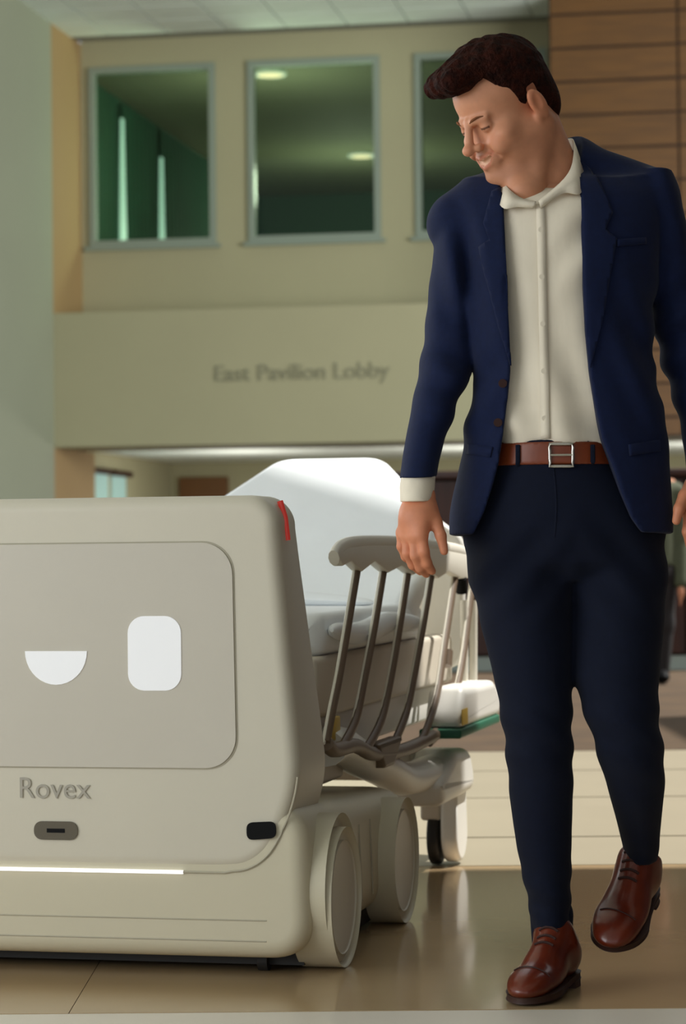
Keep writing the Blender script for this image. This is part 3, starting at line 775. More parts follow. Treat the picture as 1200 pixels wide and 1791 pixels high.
# fly seam and front creases
bvt = BVHTree.FromPolygons([tuple(v) for v in V], [tuple(q) for q in Q])
def onto(bv, px, py, off=.0, Y=4.62):
    p = P(px, py, Y); r = bv.ray_cast(Vector((p.x, 3.5, p.z)), Vector((0, 1, 0)))
    return (r[0] if r[0] else Vector((p.x, Y, p.z)))-Vector((0, off, 0))
link('fly_seam', tube([onto(bvt, 966+4*math.sin(i/10*3), 820+i*12, .0) for i in range(11)], .0016, 6), 'trouser', man)
# --- belt
f = Field((.16, 4.54, .93), (.62, 4.86, 1.05), .004)
f.loft([(774, 855, 1081, YM, .1125), (817, 846, 1094, YM, .1145)], .004, zcut=(P(960, 816, YM).z, P(960, 777, YM).z))
V, Q = f.mesh(); belt = link('belt', npmesh(V, Q), 'belt', man)
bvb = BVHTree.FromPolygons([tuple(v) for v in V], [tuple(q) for q in Q])
bp_ = [(959, 777), (999, 777), (999, 816), (959, 816)]
yb_ = min(onto(bvb, x, y).y for x, y in bp_)-.004
bk = [Vector((onto(bvb, x, 797).x, yb_, P(x, y, 4.6).z)) for x, y in bp_]
bk2 = []
for i in range(4):
    for j in range(6): bk2.append(bk[i].lerp(bk[(i+1) % 4], j/6))
link('buckle', tube(bk2, .0032, 8, True), 'metal', belt)
link('buckle_prong', tube([Vector((bk[0].x, yb_-.001, (bk[0].z+bk[3].z)/2)), Vector((bk[1].x, yb_-.001, (bk[0].z+bk[3].z)/2))], .002, 6), 'metal', belt)
for px in (905, 1035): link('belt_loop', tube([onto(bvb, px, 779+i*5.8, .003) for i in range(7)], .0045, 6), 'trouser', belt)
# --- shirt
SH = [(336, 885, 1050, 4.715, .070), (352, 850, 1085, 4.70, .094), (380, 822, 1130, YM, .104), (450, 828, 1125, YM, .112), (540, 838, 1115, YM, .110), (640, 848, 1105, YM, .106), (720, 850, 1098, YM, .106), (780, 855, 1085, YM, .107)]
f = Field((.12, 4.54, 1.0), (.68, 4.87, 1.58), .004)
f.loft(SH, .02)
def ws(X, Y, Z):
    x0 = P(945, 560, 4.6).x
    a = .0035*np.sin((X-x0)*70+Z*9+1.2*np.sin(Z*11))*np.clip((1.42-Z)/.3, .25, 1)
    a = a+.003*np.sin((Z-1.06)*75+(X-x0)*22)*np.exp(-((Z-1.06)/.06)**2)
    a = a+.004*np.sin((X-x0)*55-(Z-1.35)*55)*np.exp(-((Z-1.38)/.10)**2)*np.clip((X-x0)*12, 0, 1)
    return 1.35*a+.0016*nz(X, Y, Z, (31, 17, 27), 1.)
f.add(ws, f.lo, f.lo+f.n*f.h, mode='d')
V, Q = f.mesh(); shirt = link('shirt', npmesh(V, Q), 'shirt', man)
bvs = BVHTree.FromPolygons([tuple(v) for v in V], [tuple(q) for q in Q])
# placket and buttons
pv = []; pf = []
for i in range(41):
    py = 360+i*10.2
    for px in (936+i*.22, 951+i*.22): pv.append(onto(bvs, px, py, .0022)); 
for i in range(40): pf.append((2*i, 2*i+1, 2*i+3, 2*i+2))
pk = link('placket', mesh(pv, pf), 'shirt', shirt, smooth=True); md = pk.modifiers.new('s', 'SOLIDIFY'); md.thickness = .002
for i in range(5):
    c = onto(bvs, 944+i*1.6, 405+i*82, .0032); link('button', tube([c, c-Vector((0, .0018, 0))], .0050, 10), 'shirt', shirt)
# collar: a folded band round the neck with two points
ct = [(938, 353, 4.592), (912, 347, 4.598), (890, 330, 4.622), (884, 312, 4.68), (910, 288, 4.760), (955, 262, 4.785), (992, 243, 4.755), (1004, 250, 4.70), (1001, 286, 4.648), (984, 316, 4.612), (942, 352, 4.592)]
cb = [(934, 364, 4.594), (906, 362, 4.594), (880, 364, 4.600), (872, 338, 4.68), (905, 318, 4.770), (955, 300, 4.800), (1004, 285, 4.775), (1018, 288, 4.70), (1017, 337, 4.608), (985, 338, 4.600), (946, 364, 4.594)]
def strip3(t, b, n=48):
    a = smoothline([P(*q) for q in t], n); c = smoothline([P(*q) for q in b], n)
    vs = []; fs = []
    for i in range(n+1):
        m_ = (a[i]+c[i])/2; m_ = m_+Vector((0, -.004, 0)) if m_.y < 4.66 else m_
        vs += [a[i], m_, c[i]]
    for i in range(n): fs += [(3*i, 3*i+3, 3*i+4, 3*i+1), (3*i+1, 3*i+4, 3*i+5, 3*i+2)]
    return mesh(vs, fs)
co = link('collar', strip3(ct, cb), 'shirt', shirt, smooth=True); md = co.modifiers.new('s', 'SOLIDIFY'); md.thickness = .003; md.offset = 0
# --- jacket
JT = [(318, 830, 1130, 4.715, .078), (345, 805, 1152, 4.712, .100), (390, 792, 1160, 4.71, .116), (450, 797, 1153, 4.705, .126), (520, 804, 1145, YM, .128), (570, 812, 1141, YM, .126), (640, 825, 1146, YM, .124), (700, 824, 1157, YM, .126), (780, 811, 1168, YM, .131), (850, 796, 1173, YM, .137), (900, 788, 1175, YM, .140), (934, 787, 1174, YM, .141)]
SL_ = [(372, 772, 850, 4.72, .062), (400, 764, 852, 4.72, .070), (450, 757, 846, 4.722, .073), (500, 750, 838, 4.722, .072), (560, 744, 834, 4.720, .069), (610, 738, 833, 4.715, .067), (650, 733, 828, 4.705, .065), (700, 722, 803, 4.685, .060), (760, 711, 781, 4.655, .054), (800, 704, 771, 4.635, .051), (836, 699, 765, 4.615, .050)]
SR_ = [(300, 1118, 1176, 4.735, .055), (330, 1112, 1186, 4.735, .066), (390, 1114, 1199, 4.74, .073), (480, 1128, 1216, 4.745, .072), (560, 1142, 1231, 4.75, .069), (620, 1154, 1246, 4.75, .067), (680, 1172, 1260, 4.74, .064), (740, 1190, 1268, 4.71, .058), (800, 1200, 1266, 4.675, .052), (828, 1202, 1262, 4.665, .050)]
f = Field((.06, 4.46, .78), (.80, 4.90, 1.66), .0045)
f.loft(JT, .03, n=2.25)
def up3(a): return P(*a)
f.cone(P(905, 335, 4.735), P(800, 392, 4.725), .062, .058, .035)
f.cone(P(990, 298, 4.745), P(1138, 343, 4.735), .062, .054, .035)
f.cone(P(905, 320, 4.765), P(1000, 285, 4.77), .050, .050, .03)
f.loft(SL_, .005); f.loft(SR_, .008)
def wj(X, Y, Z):
    e = P(785, 640, 4.7); a = .0028*np.sin((Z-e.z)*78+(X-e.x)*45)*np.exp(-((Z-e.z)/.11)**2-((X-e.x)/.055)**2)
    e2 = P(1200, 600, 4.7); a = a+.004*np.sin((Z-e2.z)*80-(X-e2.x)*40)*np.exp(-((Z-e2.z)/.12)**2-((X-e2.x)/.06)**2)
    e3 = P(845, 690, 4.6); a = a+.0022*np.sin((Z-e3.z)*62-(X-e3.x)*58)*np.exp(-((Z-e3.z)/.09)**2-((X-e3.x)/.05)**2)
    e4 = P(810, 470, 4.6); a = a+.0045*np.sin((X-e4.x)*95+(Z-e4.z)*18)*np.exp(-((Z-e4.z)/.10)**2-((X-e4.x)/.05)**2)
    e5 = P(1110, 620, 4.6); a = a+.003*np.sin((X-e5.x)*70+(Z-e5.z)*40)*np.exp(-((Z-e5.z)/.14)**2-((X-e5.x)/.05)**2)
    return 1.7*a+.0022*nz(X, Y, Z, (19, 13, 21), 2.2)
f.add(wj, f.lo, f.lo+f.n*f.h, mode='d')
OP = [(879, 318), (880, 345), (884, 440), (886, 520), (891, 600), (894, 645), (890, 690), (881, 760), (873, 810), (862, 852), (848, 895), (828, 938), (815, 975), (1150, 985), (1128, 938), (1104, 905), (1086, 862), (1070, 815), (1052, 768), (1040, 710), (1030, 650), (1023, 580), (1019, 500), (1017, 400), (1016, 320), (1014, 250), (1000, 225), (960, 235), (900, 285)]
f.cut2d([(P(x, y, 4.59).x, P(x, y, 4.59).z) for x, y in OP], 4.722)
# neck hole
f.cone(P(940, 345, 4.66), P(962, 215, 4.725), .068, .066, .006, mode='s')
# sleeve openings
V, Q = f.mesh(); jk = link('jacket', npmesh(V, Q), 'suit', man)
bvj = BVHTree.FromPolygons([tuple(v) for v in V], [tuple(q) for q in Q])
def patch(bv, poly, off, m, name, par, th=.003, step=.006):
    """a cloth piece laid on a surface: photo-pixel outline cast onto it"""
    pl = np.array([(P(x, y, 4.6).x, P(x, y, 4.6).z) for x, y in poly])
    b = bmesh.new(); ring = []
    n = len(pl); pts = []
    for i in range(n):
        a, c = pl[i], pl[(i+1) % n]; k = max(1, int(np.hypot(*(c-a))/step))
        for j in range(k): pts.append(a+(c-a)*j/k)
    fc = b.faces.new([b.verts.new((p[0], 0, p[1])) for p in pts])
    x0, z0 = pl.min(0); x1, z1 = pl.max(0)
    for i in range(1, int((x1-x0)/step)+1): bmesh.ops.bisect_plane(b, geom=b.verts[:]+b.edges[:]+b.faces[:], plane_co=(x0+step*i, 0, 0), plane_no=(1, 0, 0))
    for i in range(1, int((z1-z0)/(step*2))+1): bmesh.ops.bisect_plane(b, geom=b.verts[:]+b.edges[:]+b.faces[:], plane_co=(0, 0, z0+2*step*i), plane_no=(0, 0, 1))
    last = 4.58
    for v in b.verts:
        best = None
        for dx, dz_ in ((0, 0), (.004, 0), (-.004, 0), (.009, 0), (-.009, 0), (0, .006), (.015, 0), (-.015, 0)):
            r = bv.ray_cast(Vector((v.co.x+dx, 3.5, v.co.z+dz_)), Vector((0, 1, 0)))
            if r[0] is not None and r[0].y < 4.70: best = r[0].y; break
        v.co.y = (best if best is not None else last)-off
        if best is not None: last = best
    bmesh.ops.recalc_face_normals(b, faces=b.faces[:])
    me = bpy.data.meshes.new(name); b.to_mesh(me); b.free()
    o = link(name, me, m, par, smooth=True); md = o.modifiers.new('s', 'SOLIDIFY'); md.thickness = th; md.offset = 0
    return o
patch(bvj, [(877, 322), (881, 345), (884, 440), (887, 520), (893, 640), (872, 575), (846, 470), (838, 430), (856, 418), (846, 388), (862, 330)], .004, 'suit', 'lapel', jk)
patch(bvj, [(1017, 262), (1017, 400), (1020, 500), (1024, 580), (1031, 645), (1052, 560), (1072, 450), (1078, 418), (1058, 402), (1072, 372), (1040, 285)][::-1], .004, 'suit', 'lapel', jk)
patch(bvj, [(1078, 420), (1132, 412), (1133, 424), (1079, 432)], .002, 'suit', 'breast_pocket', jk, .004)
patch(bvj, [(822, 774), (862, 782), (858, 800), (819, 792)], .002, 'suit', 'pocket_flap', jk, .004)
patch(bvj, [(1098, 778), (1156, 768), (1157, 788), (1100, 798)], .002, 'suit', 'pocket_flap', jk, .004)
for (px, py) in ((884, 672), (876, 740)):
    c = onto(bvj, px-6, py, .002); link('button', tube([c, c-Vector((0, .004, 0))], .008, 12), 'lace', jk)
# shirt cuffs
def cuff(rows, name='cuff'):
    f = Field((.05, 4.4, .82), (.82, 4.85, 1.02), .004); f.loft(rows, .004, smooth=1); V, Q = f.mesh()
    return link(name, npmesh(V, Q), 'shirt', shirt)
cuff([(822, 703, 762, 4.622, .043), (850, 699, 761, 4.610, .043), (878, 700, 757, 4.598, .042)])
cuff([(815, 1204, 1260, 4.668, .043), (845, 1200, 1254, 4.655, .042)])
# --- shoes
def shoe(heel, toe, ankle, upv, label=None, w=1.0):
    """heel and toe on the sole line; upv the upward normal of the sole"""
    heel, toe, ankle = Vector(heel), Vector(toe), Vector(ankle)
    ax = (toe-heel); L_ = ax.length; ax.normalize(); upv = (Vector(upv)-ax*Vector(upv).dot(ax)).normalized(); sd = ax.cross(upv).normalized()
    def q(t, s, h): return heel+ax*(t*L_)+sd*s+upv*h
    lo = [min(heel[i], toe[i], ankle[i])-.09 for i in range(3)]; hi = [max(heel[i], toe[i], ankle[i])+.09 for i in range(3)]
    R_ = [[sd[i], ax[i], upv[i]] for i in range(3)]
    g = Field(lo, hi, .0035)
    g.ell(q(.14, 0, .045), (.034*w, .048, .040), .02, R=R_)
    g.ell(q(.36, 0, .040), (.036*w, .075, .036), .03, R=R_)
    g.ell(q(.66, .002, .028), (.046*w, .072, .027), .03, R=R_)
    g.ell(q(.86, 0, .021), (.034*w, .046, .019), .025, R=R_)
    g.cone(q(.20, 0, .055), ankle, .036, .037, .03); g.cone(q(.48, 0, .048), q(.26, 0, .095), .026, .032, .03)
    def fl(X, Y, Z): return -((X-heel.x)*upv.x+(Y-heel.y)*upv.y+(Z-heel.z)*upv.z-.010)+0*X
    sl = g.sl(g.lo, g.lo+g.n*g.h); g.F = np.maximum(g.F, fl(*g.g(sl)).astype(np.float32))
    an = (ankle-q(.2, 0, .055)).normalized()
    def tp(X, Y, Z): return ((X-ankle.x)*an.x+(Y-ankle.y)*an.y+(Z-ankle.z)*an.z-.012)
    g.F = np.maximum(g.F, tp(*g.g(sl)).astype(np.float32))
    V, Q = g.mesh(); so = link('shoe', npmesh(V, Q), 'shoe', man)
    # sole and heel block
    out = []
    for t, s in ((0.0, 0), (.02, .022), (.10, .035), (.30, .036), (.5, .041), (.68, .048), (.82, .044), (.93, .031), (1.0, .010)):
        out.append((t, s*w))
    pts = [(t, s) for t, s in out]+[(t, -s) for t, s in reversed(out[1:])]
    sp = smoothline([(a, b, 0) for a, b in pts]+[(pts[0][0], pts[0][1], 0)], 64)[:-1]
    mp = lambda a, d, b: q(a, b*1.0, d)
    link('sole', rprism([(p.x, p.y) for p in sp], 0, .012, .002, .002, mp, 2), 'sole', so)
    hp = [p for p in sp if p.x < .27]
    link('heel_block', rprism([(p.x, p.y) for p in hp], -.016, .001, .002, .001, mp, 2), 'sole', so)
    bv = BVHTree.FromPolygons([tuple(v) for v in V], [tuple(k) for k in Q])
    def top(t, s):
        o_ = q(t, s, .25); r = bv.ray_cast(o_, -upv); return (r[0]+upv*.0015) if r[0] else q(t, s, .07)
    for i in range(4):
        t = .33+.055*i
        link('lace', tube([top(t, -.018+.036*j/6) for j in range(7)], .0028, 6), 'lace', so)
    cap = [top(.77+.02*math.cos(j/10*math.pi), -.036+.072*j/10) for j in range(11)]
    link('toe_cap_seam', tube(cap, .0012, 5), 'lace', so)
    return so
sA = shoe(P(990, 1727, 4.80)*1.0, (0, 0, 0), (0, 0, 0), (0, 0, 1)) if False else None
hl = P(992, 1728, 4.79); hl.z = .016; te = P(912, 1752, 4.54); te.z = .004
shoe(hl, te, P(966, 1630, 4.765), (0, 0, 1))
shoe(P(1126, 1548, 4.93), P(1066, 1664, 4.72), P(1120, 1504, 4.875), (-.10, -.50, .62), w=1.08)
# sock glimpsed over the standing shoe
f = Field((.30, 4.66, .07), (.48, 4.88, .20), .004); f.cone(P(966, 1655, 4.775), P(965, 1600, 4.755), .038, .041, .01); V, Q = f.mesh(); link('sock', npmesh(V, Q), 'trouser', man)
# --- head, neck and hands: the body of the man
PSI, PHI = math.radians(57), math.radians(30)
fwd = Vector((-math.sin(PSI)*math.cos(PHI), -math.cos(PSI)*math.cos(PHI), -math.sin(PHI)))
hx = Vector((math.cos(PSI), -math.sin(PSI), 0)); hy = -fwd; hz = hx.cross(hy)
HR = Matrix((hx, hy, hz)).transposed()
HS = 0.95
EAR = Vector((.079, .016, -.002))
HCN = P(938, 180, 4.615) - HR @ (EAR*HS)
def toW(V): return np.array(HCN)+HS*(V @ np.array(HR.transposed()))
def head_field(h=.0024):
    g = Field((-.105, -.155, -.16), (.105, .13, .165), h)
    g.ell((0, .016, .050), (.0745, .096, .086), .02)               # cranium
    g.ell((0, -.026, .046), (.062, .064, .062), .03)               # forehead
    g.ell((0, -.028, -.038), (.058, .062, .070), .03)              # face
    for s in (1, -1):
        g.cone((s*.056, .006, -.040), (s*.046, -.020, -.078), .020, .018, .025)   # jaw angle
        g.cone((s*.046, -.020, -.078), (s*.014, -.078, -.100), .019, .016, .022)  # jaw line
        g.ell((s*.043, -.062, -.024), (.025, .022, .018), .016)     # cheek bone
        g.ell((s*.044, -.034, -.044), (.020, .040, .040), .03)     # side of the cheek
        g.ell((s*.036, -.079, -.044), (.018, .015, .017), .014)     # raised cheek of the smile
        g.ell((s*.032, -.098, .004), (.0165, .012, .009), .012, 's')  # socket
        g.ell((s*.031, -.0795, .002), (.0135, .0135, .0125), .004)  # lids over the eye
        g.cone((s*.016, -.0955, .020), (s*.042, -.081, .021), .0075, .004, .014)  # brow ridge
    g.cone((0, -.083, -.100), (0, -.080, -.104), .0195, .017, .02)   # chin
    g.cone((0, -.094, .022), (0, -.113, -.016), .0075, .0088, .008)  # bridge
    g.ell((0, -.1215, -.0265), (.0125, .0130, .0115), .006)         # tip
    for s in (1, -1): g.ell((s*.0125, -.1045, -.0295), (.0085, .0115, .0085), .006)
    for s in (1, -1): g.ell((s*.0065, -.112, -.0385), (.0038, .005, .004), .003, 's')
    g.ell((0, -.084, -.062), (.030, .018, .026), .014)              # mouth mound
    for s in (1, -1):                                               # lips drawn into a smile
        g.cone((0, -.1010, -.0535), (s*.016, -.0960, -.0510), .0050, .0044, .003)
        g.cone((s*.016, -.0960, -.0510), (s*.031, -.0815, -.0425), .0044, .0025, .003)
        g.cone((0, -.0985, -.0740), (s*.016, -.0940, -.0690), .0058, .0050, .003)
        g.cone((s*.016, -.0940, -.0690), (s*.030, -.0820, -.0455), .0048, .0025, .003)
        g.cone((s*.020, -.098, -.034), (s*.037, -.087, -.058), .0028, .0026, .008, 's')   # smile fold
        # ear
        g.ell((s*.079, .018, -.002), (.0085, .019, .031), .005, R=[[1, 0, 0], [0, .97, -.24], [0, .24, .97]])
        g.ell((s*.0885, .013, .003), (.0055, .0095, .017), .004, 's')
        g.ell((s*.076, .008, -.028), (.006, .008, .010), .006)
    for s in (1, -1):
        g.cone((0, -.1030, -.0640), (s*.014, -.0985, -.0600), .0050, .0045, .002, 's')
        g.cone((s*.014, -.0985, -.0600), (s*.024, -.0900, -.0520), .0042, .0025, .002, 's')
    # neck, in the head's own frame
    nb = (HR.transposed() @ (P(952, 318, 4.712)-HCN))/HS
    g2 = Field((-.15, -.20, -.30), (.15, .17, .165), h); 
    sl = g2.sl(g.lo, g.lo+(g.n-1)*h)
    off = np.round((g.lo-g2.lo)/h).astype(int)
    g2.F[off[0]:off[0]+g.n[0], off[1]:off[1]+g.n[1], off[2]:off[2]+g.n[2]] = g.F
    g2.cone((0, .030, -.030), tuple(nb), .056, .062, .030)
    g2.cone((0, .055, .0), tuple(nb+Vector((0, .02, 0))), .045, .056, .03)
    ap = (HR.transposed() @ (P(915, 335, 4.640)-HCN))/HS
    g2.cone((0, -.030, -.078), tuple(ap), .026, .032, .022)
    # neck muscle from behind the ear to the collar pit
    pit = (HR.transposed() @ (P(935, 345, 4.640)-HCN))/HS
    g2.cone((.055, .030, -.045), tuple(pit), .014, .012, .028)
    return g2, nb
hg, nb = head_field()
Vh, Qh = hg.mesh(relax=1)
x, y, z = Vh[:, 0], Vh[:, 1], Vh[:, 2]
C = np.ones((len(Vh), 3))
def blob(cx, cy, cz, r, col, a=1.0, two=True):
    global C
    for s in ((1, -1) if two else (1,)):
        w = a*np.exp(-(((x-s*cx)/r[0])**2+((y-cy)/r[1])**2+((z-cz)/r[2])**2)); C = C*(1-w[:, None])+np.array(col)*w[:, None]
face = np.clip((-.02-y)/.03, 0, 1)
# stubble
st = np.clip((-.040-z)/.02, 0, 1)*np.clip((-y+.02)/.03, 0, 1)*np.clip((z+.125)/.02, 0, 1)*.34
st = np.maximum(st, .30*np.exp(-((z+.047)/.008)**2)*(y < -.07)*(np.abs(x) < .035))
C = C*(1-st[:, None])+np.array((.46, .38, .31))*st[:, None]
blob(.043, -.07, -.03, (.02, .03, .016), (1.02, .80, .74), .6)
blob(0, -.122, -.028, (.014, .012, .012), (1.02, .78, .72), .7, False)
blob(.078, .012, 0, (.02, .03, .035), (1.02, .74, .66), .7)
ax_ = np.abs(x)
zu = np.interp(ax_, [0, .016, .031], [-.0535, -.0510, -.0425]); zl = np.interp(ax_, [0, .016, .030], [-.0740, -.0690, -.0455])
lip = np.maximum(np.exp(-((z-zu)/.0042)**2), np.exp(-((z-zl)/.0050)**2))*(y < -.078)*(ax_ < .030)
C = C*(1-.6*lip[:, None])+np.array((.84, .52, .50))*.6*lip[:, None]
gap = (z < zu-.0034)*(z > zl+.0038)*(y < -.080)*(ax_ < .022)
C[gap] = (1.12, 1.42, 1.62)
ins = (np.abs(z-.0005+.0000*x) < .0018)*(y < -.083)*(np.abs(np.abs(x)-.032) < .013); C[ins] = (.20, .15, .13)
blob(.032, -.092, .010, (.014, .012, .004), (.80, .66, .60), .6)
Wh = toW(Vh)
def hand(tr=lambda p: p):
    g = []
    return g
# right hand (the one by the bed rail)
def hand_mesh(lo, hi, palm, fingers, h=.0022):
    g = Field(lo, hi, h)
    for (a, b, ra, rb) in palm: g.cone(a, b, ra, rb, .014)
    for pts, rs in fingers:
        for i in range(len(pts)-1): g.cone(pts[i], pts[i+1], rs[i], rs[i+1], .0045)
    return g.mesh(relax=1)
pl = [(P(729, 868, 4.602), P(722, 905, 4.585), .023, .024), (P(742, 868, 4.598), P(746, 900, 4.585), .021, .019),
      (P(722, 900, 4.590), P(712, 936, 4.590), .022, .015), (P(740, 898, 4.575), P(736, 936, 4.560), .020, .014), (P(720, 905, 4.600), P(704, 932, 4.610), .016, .012),
      (P(728, 900, 4.580), P(724, 938, 4.572), .020, .014), (P(748, 892, 4.585), P(762, 915, 4.575), .016, .0125)]
fg = [([P(737, 934, 4.560), P(742, 965, 4.556), P(747, 985, 4.568), P(756, 999, 4.585)], [.0105, .0095, .0088, .0072]),
      ([P(724, 936, 4.571), P(727, 972, 4.566), P(735, 993, 4.580), P(746, 1004, 4.598)], [.0108, .0098, .0090, .0074]),
      ([P(711, 934, 4.589), P(713, 968, 4.585), P(722, 988, 4.597), P(735, 1000, 4.614)], [.0102, .0094, .0086, .0070]),
      ([P(702, 930, 4.609), P(702, 956, 4.607), P(709, 974, 4.616), P(719, 985, 4.630)], [.0092, .0083, .0076, .0062]),
      ([P(762, 912, 4.575), P(771, 937, 4.562), P(777, 964, 4.560)], [.0115, .0100, .0076])]
Vr, Qr = hand_mesh((.07, 4.51, .74), (.24, 4.68, .97), pl, fg)
# left hand, half out of the picture
pl2 = [(P(1228, 838, 4.652), P(1222, 868, 4.645), .024, .024), (P(1222, 862, 4.640), P(1206, 898, 4.628), .020, .014), (P(1226, 864, 4.650), P(1222, 904, 4.650), .020, .014), (P(1234, 864, 4.660), P(1238, 902, 4.672), .018, .012), (P(1213, 848, 4.640), P(1198, 868, 4.618), .016, .012)]
fg2 = [([P(1206, 898, 4.627), P(1202, 930, 4.622), P(1206, 955, 4.634)], [.0105, .0092, .0074]), ([P(1216, 902, 4.642), P(1213, 938, 4.638), P(1217, 966, 4.652)], [.0108, .0095, .0074]),
       ([P(1228, 903, 4.657), P(1226, 936, 4.655), P(1228, 962, 4.668)], [.0102, .009, .007]), ([P(1239, 900, 4.672), P(1238, 926, 4.672), P(1238, 946, 4.684)], [.0092, .0082, .0064]),
       ([P(1198, 866, 4.618), P(1188, 890, 4.604), P(1183, 911, 4.600)], [.012, .0102, .0078])]
Vl, Ql = hand_mesh((.58, 4.55, .76), (.74, 4.74, 1.0), pl2, fg2)
# the rest of the body, under the clothes
g = Field((.05, 4.5, .06), (.80, 5.02, 1.6), .008)
def shrink(rows, d): return [(a, b+d, c-d, Y, max(.02, r-d*.00107)) for a, b, c, Y, r in rows]
g.loft(shrink(SH, 14), .02); g.loft(shrink(PEL, 14), .03); g.loft(shrink(LEG_L, 13), .03); g.loft(shrink(LEG_R, 13), .03)
g.loft(shrink(SL_, 16)+[(866, 722, 750, 4.603, .020)], .02); g.loft(shrink(SR_, 14)+[(842, 1215, 1241, 4.652, .020)], .02)
g.cone(P(905, 345, 4.725), P(812, 400, 4.72), .05, .045, .03); g.cone(P(990, 318, 4.735), P(1135, 360, 4.735), .05, .042, .03); g.cone(P(950, 330, 4.71), P(952, 312, 4.712), .056, .056, .02)
g.cone(P(965, 1620, 4.755), P(962, 1680, 4.77), .03, .028, .02); g.cone(P(1122, 1495, 4.86), P(1112, 1540, 4.87), .03, .028, .02)
Vb, Qb = g.mesh()
VV = np.concatenate([Wh, Vr, Vl, Vb]); n1, n2, n3 = len(Wh), len(Wh)+len(Vr), len(Wh)+len(Vr)+len(Vl)
QQ = np.concatenate([Qh, Qr+n1, Ql+n2, Qb+n3])
CC = np.concatenate([C, np.tile((1.0, .84, .78), (len(Vr)+len(Vl), 1)), np.ones((len(Vb), 3))])
me = npmesh(VV, QQ)
if len(me.vertices) == len(CC): settint(me, CC)
body = link('body', me, 'skin', man)
# finger nails
# --- hair
g = Field((-.115, -.165, -.12), (.115, .15, .19), .0026)
g.ell((0, .018, .054), (.0805, .102, .091), .01)
g.ell((0, -.022, .098), (.066, .082, .050), .03)          # volume on top
g.ell((.0, -.088, .110), (.052, .040, .026), .025)        # quiff thrown forward
g.cone((-.040, -.104, .104), (.030, -.112, .112), .018, .020, .015)
g.ell((0, .072, -.010), (.062, .048, .060), .03)
X, Y, Z = g.g(g.sl(g.lo, g.lo+g.n*g.h))
hl_ = np.interp(Y, [-.16, -.105, -.085, -.055, -.045, -.022, -.012, .004, .012, .034, .05, .09, .14], [.078, .078, .078, .092, .066, .034, .012, -.004, .034, .036, -.025, -.062, -.070])+.0*X
hl_ = hl_+np.where(Y < -.06, -.10*(np.abs(X)-.02).clip(0, 1)*0, 0)
cutf = (hl_-Z)*.75
tex = .0016*np.sin(X*230+6*np.sin(Y*22)+Z*40)+.0012*np.sin(X*390-Y*50+4*np.sin(Z*50))+.0012*np.sin(X*75+Y*35)
g.F = g.F+(tex*np.clip((Z-.03)/.05, .1, 1)).astype(np.float32)
g.F = np.maximum(g.F, cutf.astype(np.float32))
V, Q = g.mesh(relax=1); link('hair', npmesh(toW(V), Q), 'hair', man)
for s in (1, -1):
    pts = [toW(np.array([[s*.014, -.1005, .0190], [s*.023, -.0990, .0235], [s*.034, -.0925, .0255], [s*.043, -.0825, .0220]]))[i] for i in range(4)]
    link('eyebrow', tube(smoothline(pts, 12), [.0012+.0012*math.sin(math.pi*min(1, (i+2)/12)) for i in range(13)], 8), 'brow', man)

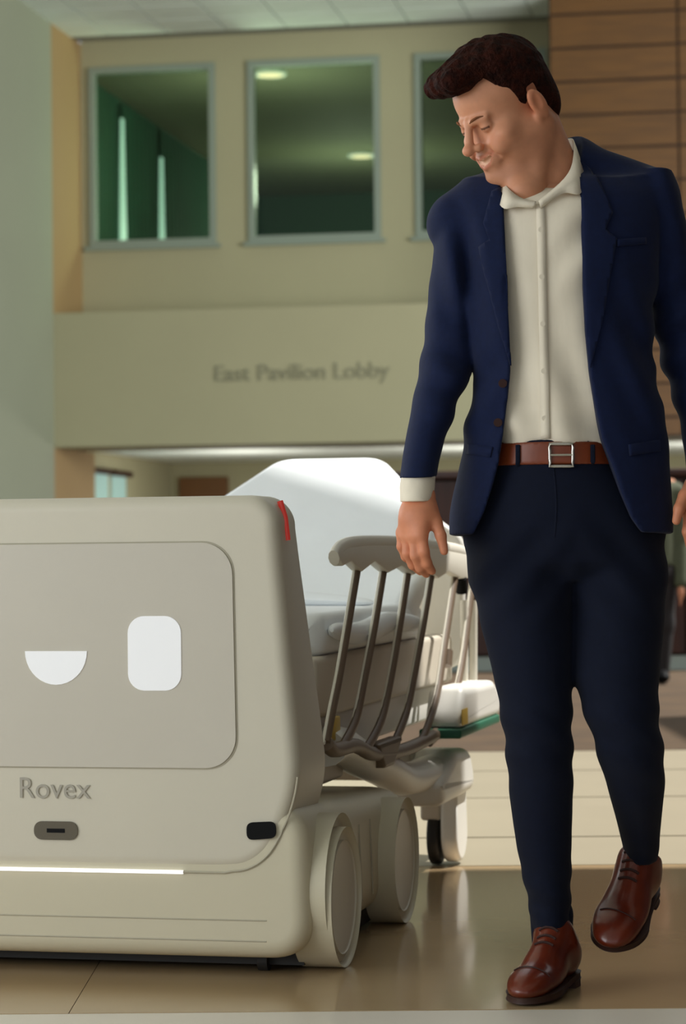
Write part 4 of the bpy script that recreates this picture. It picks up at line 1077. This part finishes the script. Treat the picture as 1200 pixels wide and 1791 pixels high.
# ------------------------------------------------------------------ a second person, far behind, mostly hidden
YB = 15.6
bp2 = empty('person', (P(1142, 1200, YB).x, YB, 0), 'person in olive top and dark trousers standing beside the reception desk', 'person')
def fld(c0, c1, h=.012): 
    a, b = P(c0[0], c0[1], YB), P(c1[0], c1[1], YB); return Field((a.x, YB-.3, a.z), (b.x, YB+.3, b.z), h)
g = fld((1070, 1215), (1215, 740))
g.ell(P(1142, 792, YB), (.075, .09, .11), .02); g.cone(P(1142, 810, YB), P(1142, 845, YB), .05, .055, .02)
g.loft([(838, 1105, 1180, YB, .08), (900, 1108, 1176, YB, .10), (985, 1108, 1176, YB, .10)], .02)
for s, a in ((1, 1), (-1, 1)):
    g.chain([P(1142+s*40, 856, YB), P(1142+s*47, 935, YB), P(1142+s*48, 1015, YB-.05)], [.045, .038, .028], .02)
    g.ell(P(1142+s*49, 1035, YB-.06), (.022, .03, .05), .02)
    for d in (-1.2, -.4, .4, 1.2): g.cone(P(1142+s*49, 1042, YB-.06+.016*d), P(1142+s*48, 1060, YB-.06+.018*d), .009, .007, .006)
    g.chain([P(1142+s*16, 985, YB), P(1142+s*17, 1090, YB), P(1142+s*14, 1185, YB)], [.075, .052, .036], .02)
V, Q = g.mesh(); me = npmesh(V, Q); settint(me, np.ones((len(me.vertices), 3))*np.array((.8, .75, .7))); link('body', me, 'skin', bp2)
g = fld((1070, 1030), (1215, 830))
g.loft([(842, 1108, 1176, YB, .09), (856, 1096, 1188, YB, .105), (900, 1104, 1180, YB, .115), (990, 1100, 1184, YB, .12)], .03)
for s in (1, -1): g.chain([P(1142+s*40, 858, YB), P(1142+s*47, 938, YB), P(1142+s*48, 1018, YB-.05)], [.055, .05, .042], .03)
V, Q = g.mesh(); link('olive_top', npmesh(V, Q), 'olive', bp2)
g = fld((1090, 1200), (1200, 960))
g.loft([(970, 1104, 1180, YB, .11), (1010, 1102, 1182, YB, .115)], .02)
for s in (1, -1): g.chain([P(1142+s*17, 1000, YB), P(1142+s*18, 1090, YB), P(1142+s*15, 1172, YB)], [.09, .07, .052], .03)
V, Q = g.mesh(); link('trousers', npmesh(V, Q), 'darkcloth', bp2)
for s in (1, -1):
    g = Field((P(1142+s*15, 1190, YB).x-.08, YB-.25, -.01), (P(1142+s*15, 1190, YB).x+.08, YB+.12, .14), .008)
    cx = P(1142+s*15, 1190, YB).x
    g.ell((cx, YB-.06, .045), (.042, .13, .042), .02); g.cone((cx, YB+.02, .05), (cx, YB+.02, .10), .042, .042, .02)
    V, Q = g.mesh(); V[:, 2] = np.maximum(V[:, 2], .002); link('shoe', npmesh(V, Q), 'black', bp2)
g = fld((1110, 830), (1175, 735), .008); g.ell(P(1142, 784, YB+.02), (.085, .098, .10), .02); 
X, Y, Z = g.g(g.sl(g.lo, g.lo+g.n*g.h)); g.F = np.maximum(g.F, np.where(Y < YB-.02, P(1142, 772, YB).z-Z, P(1142, 812, YB).z-Z).astype(np.float32)+0*X)
V, Q = g.mesh(); link('hair', npmesh(V, Q), 'hair', bp2)
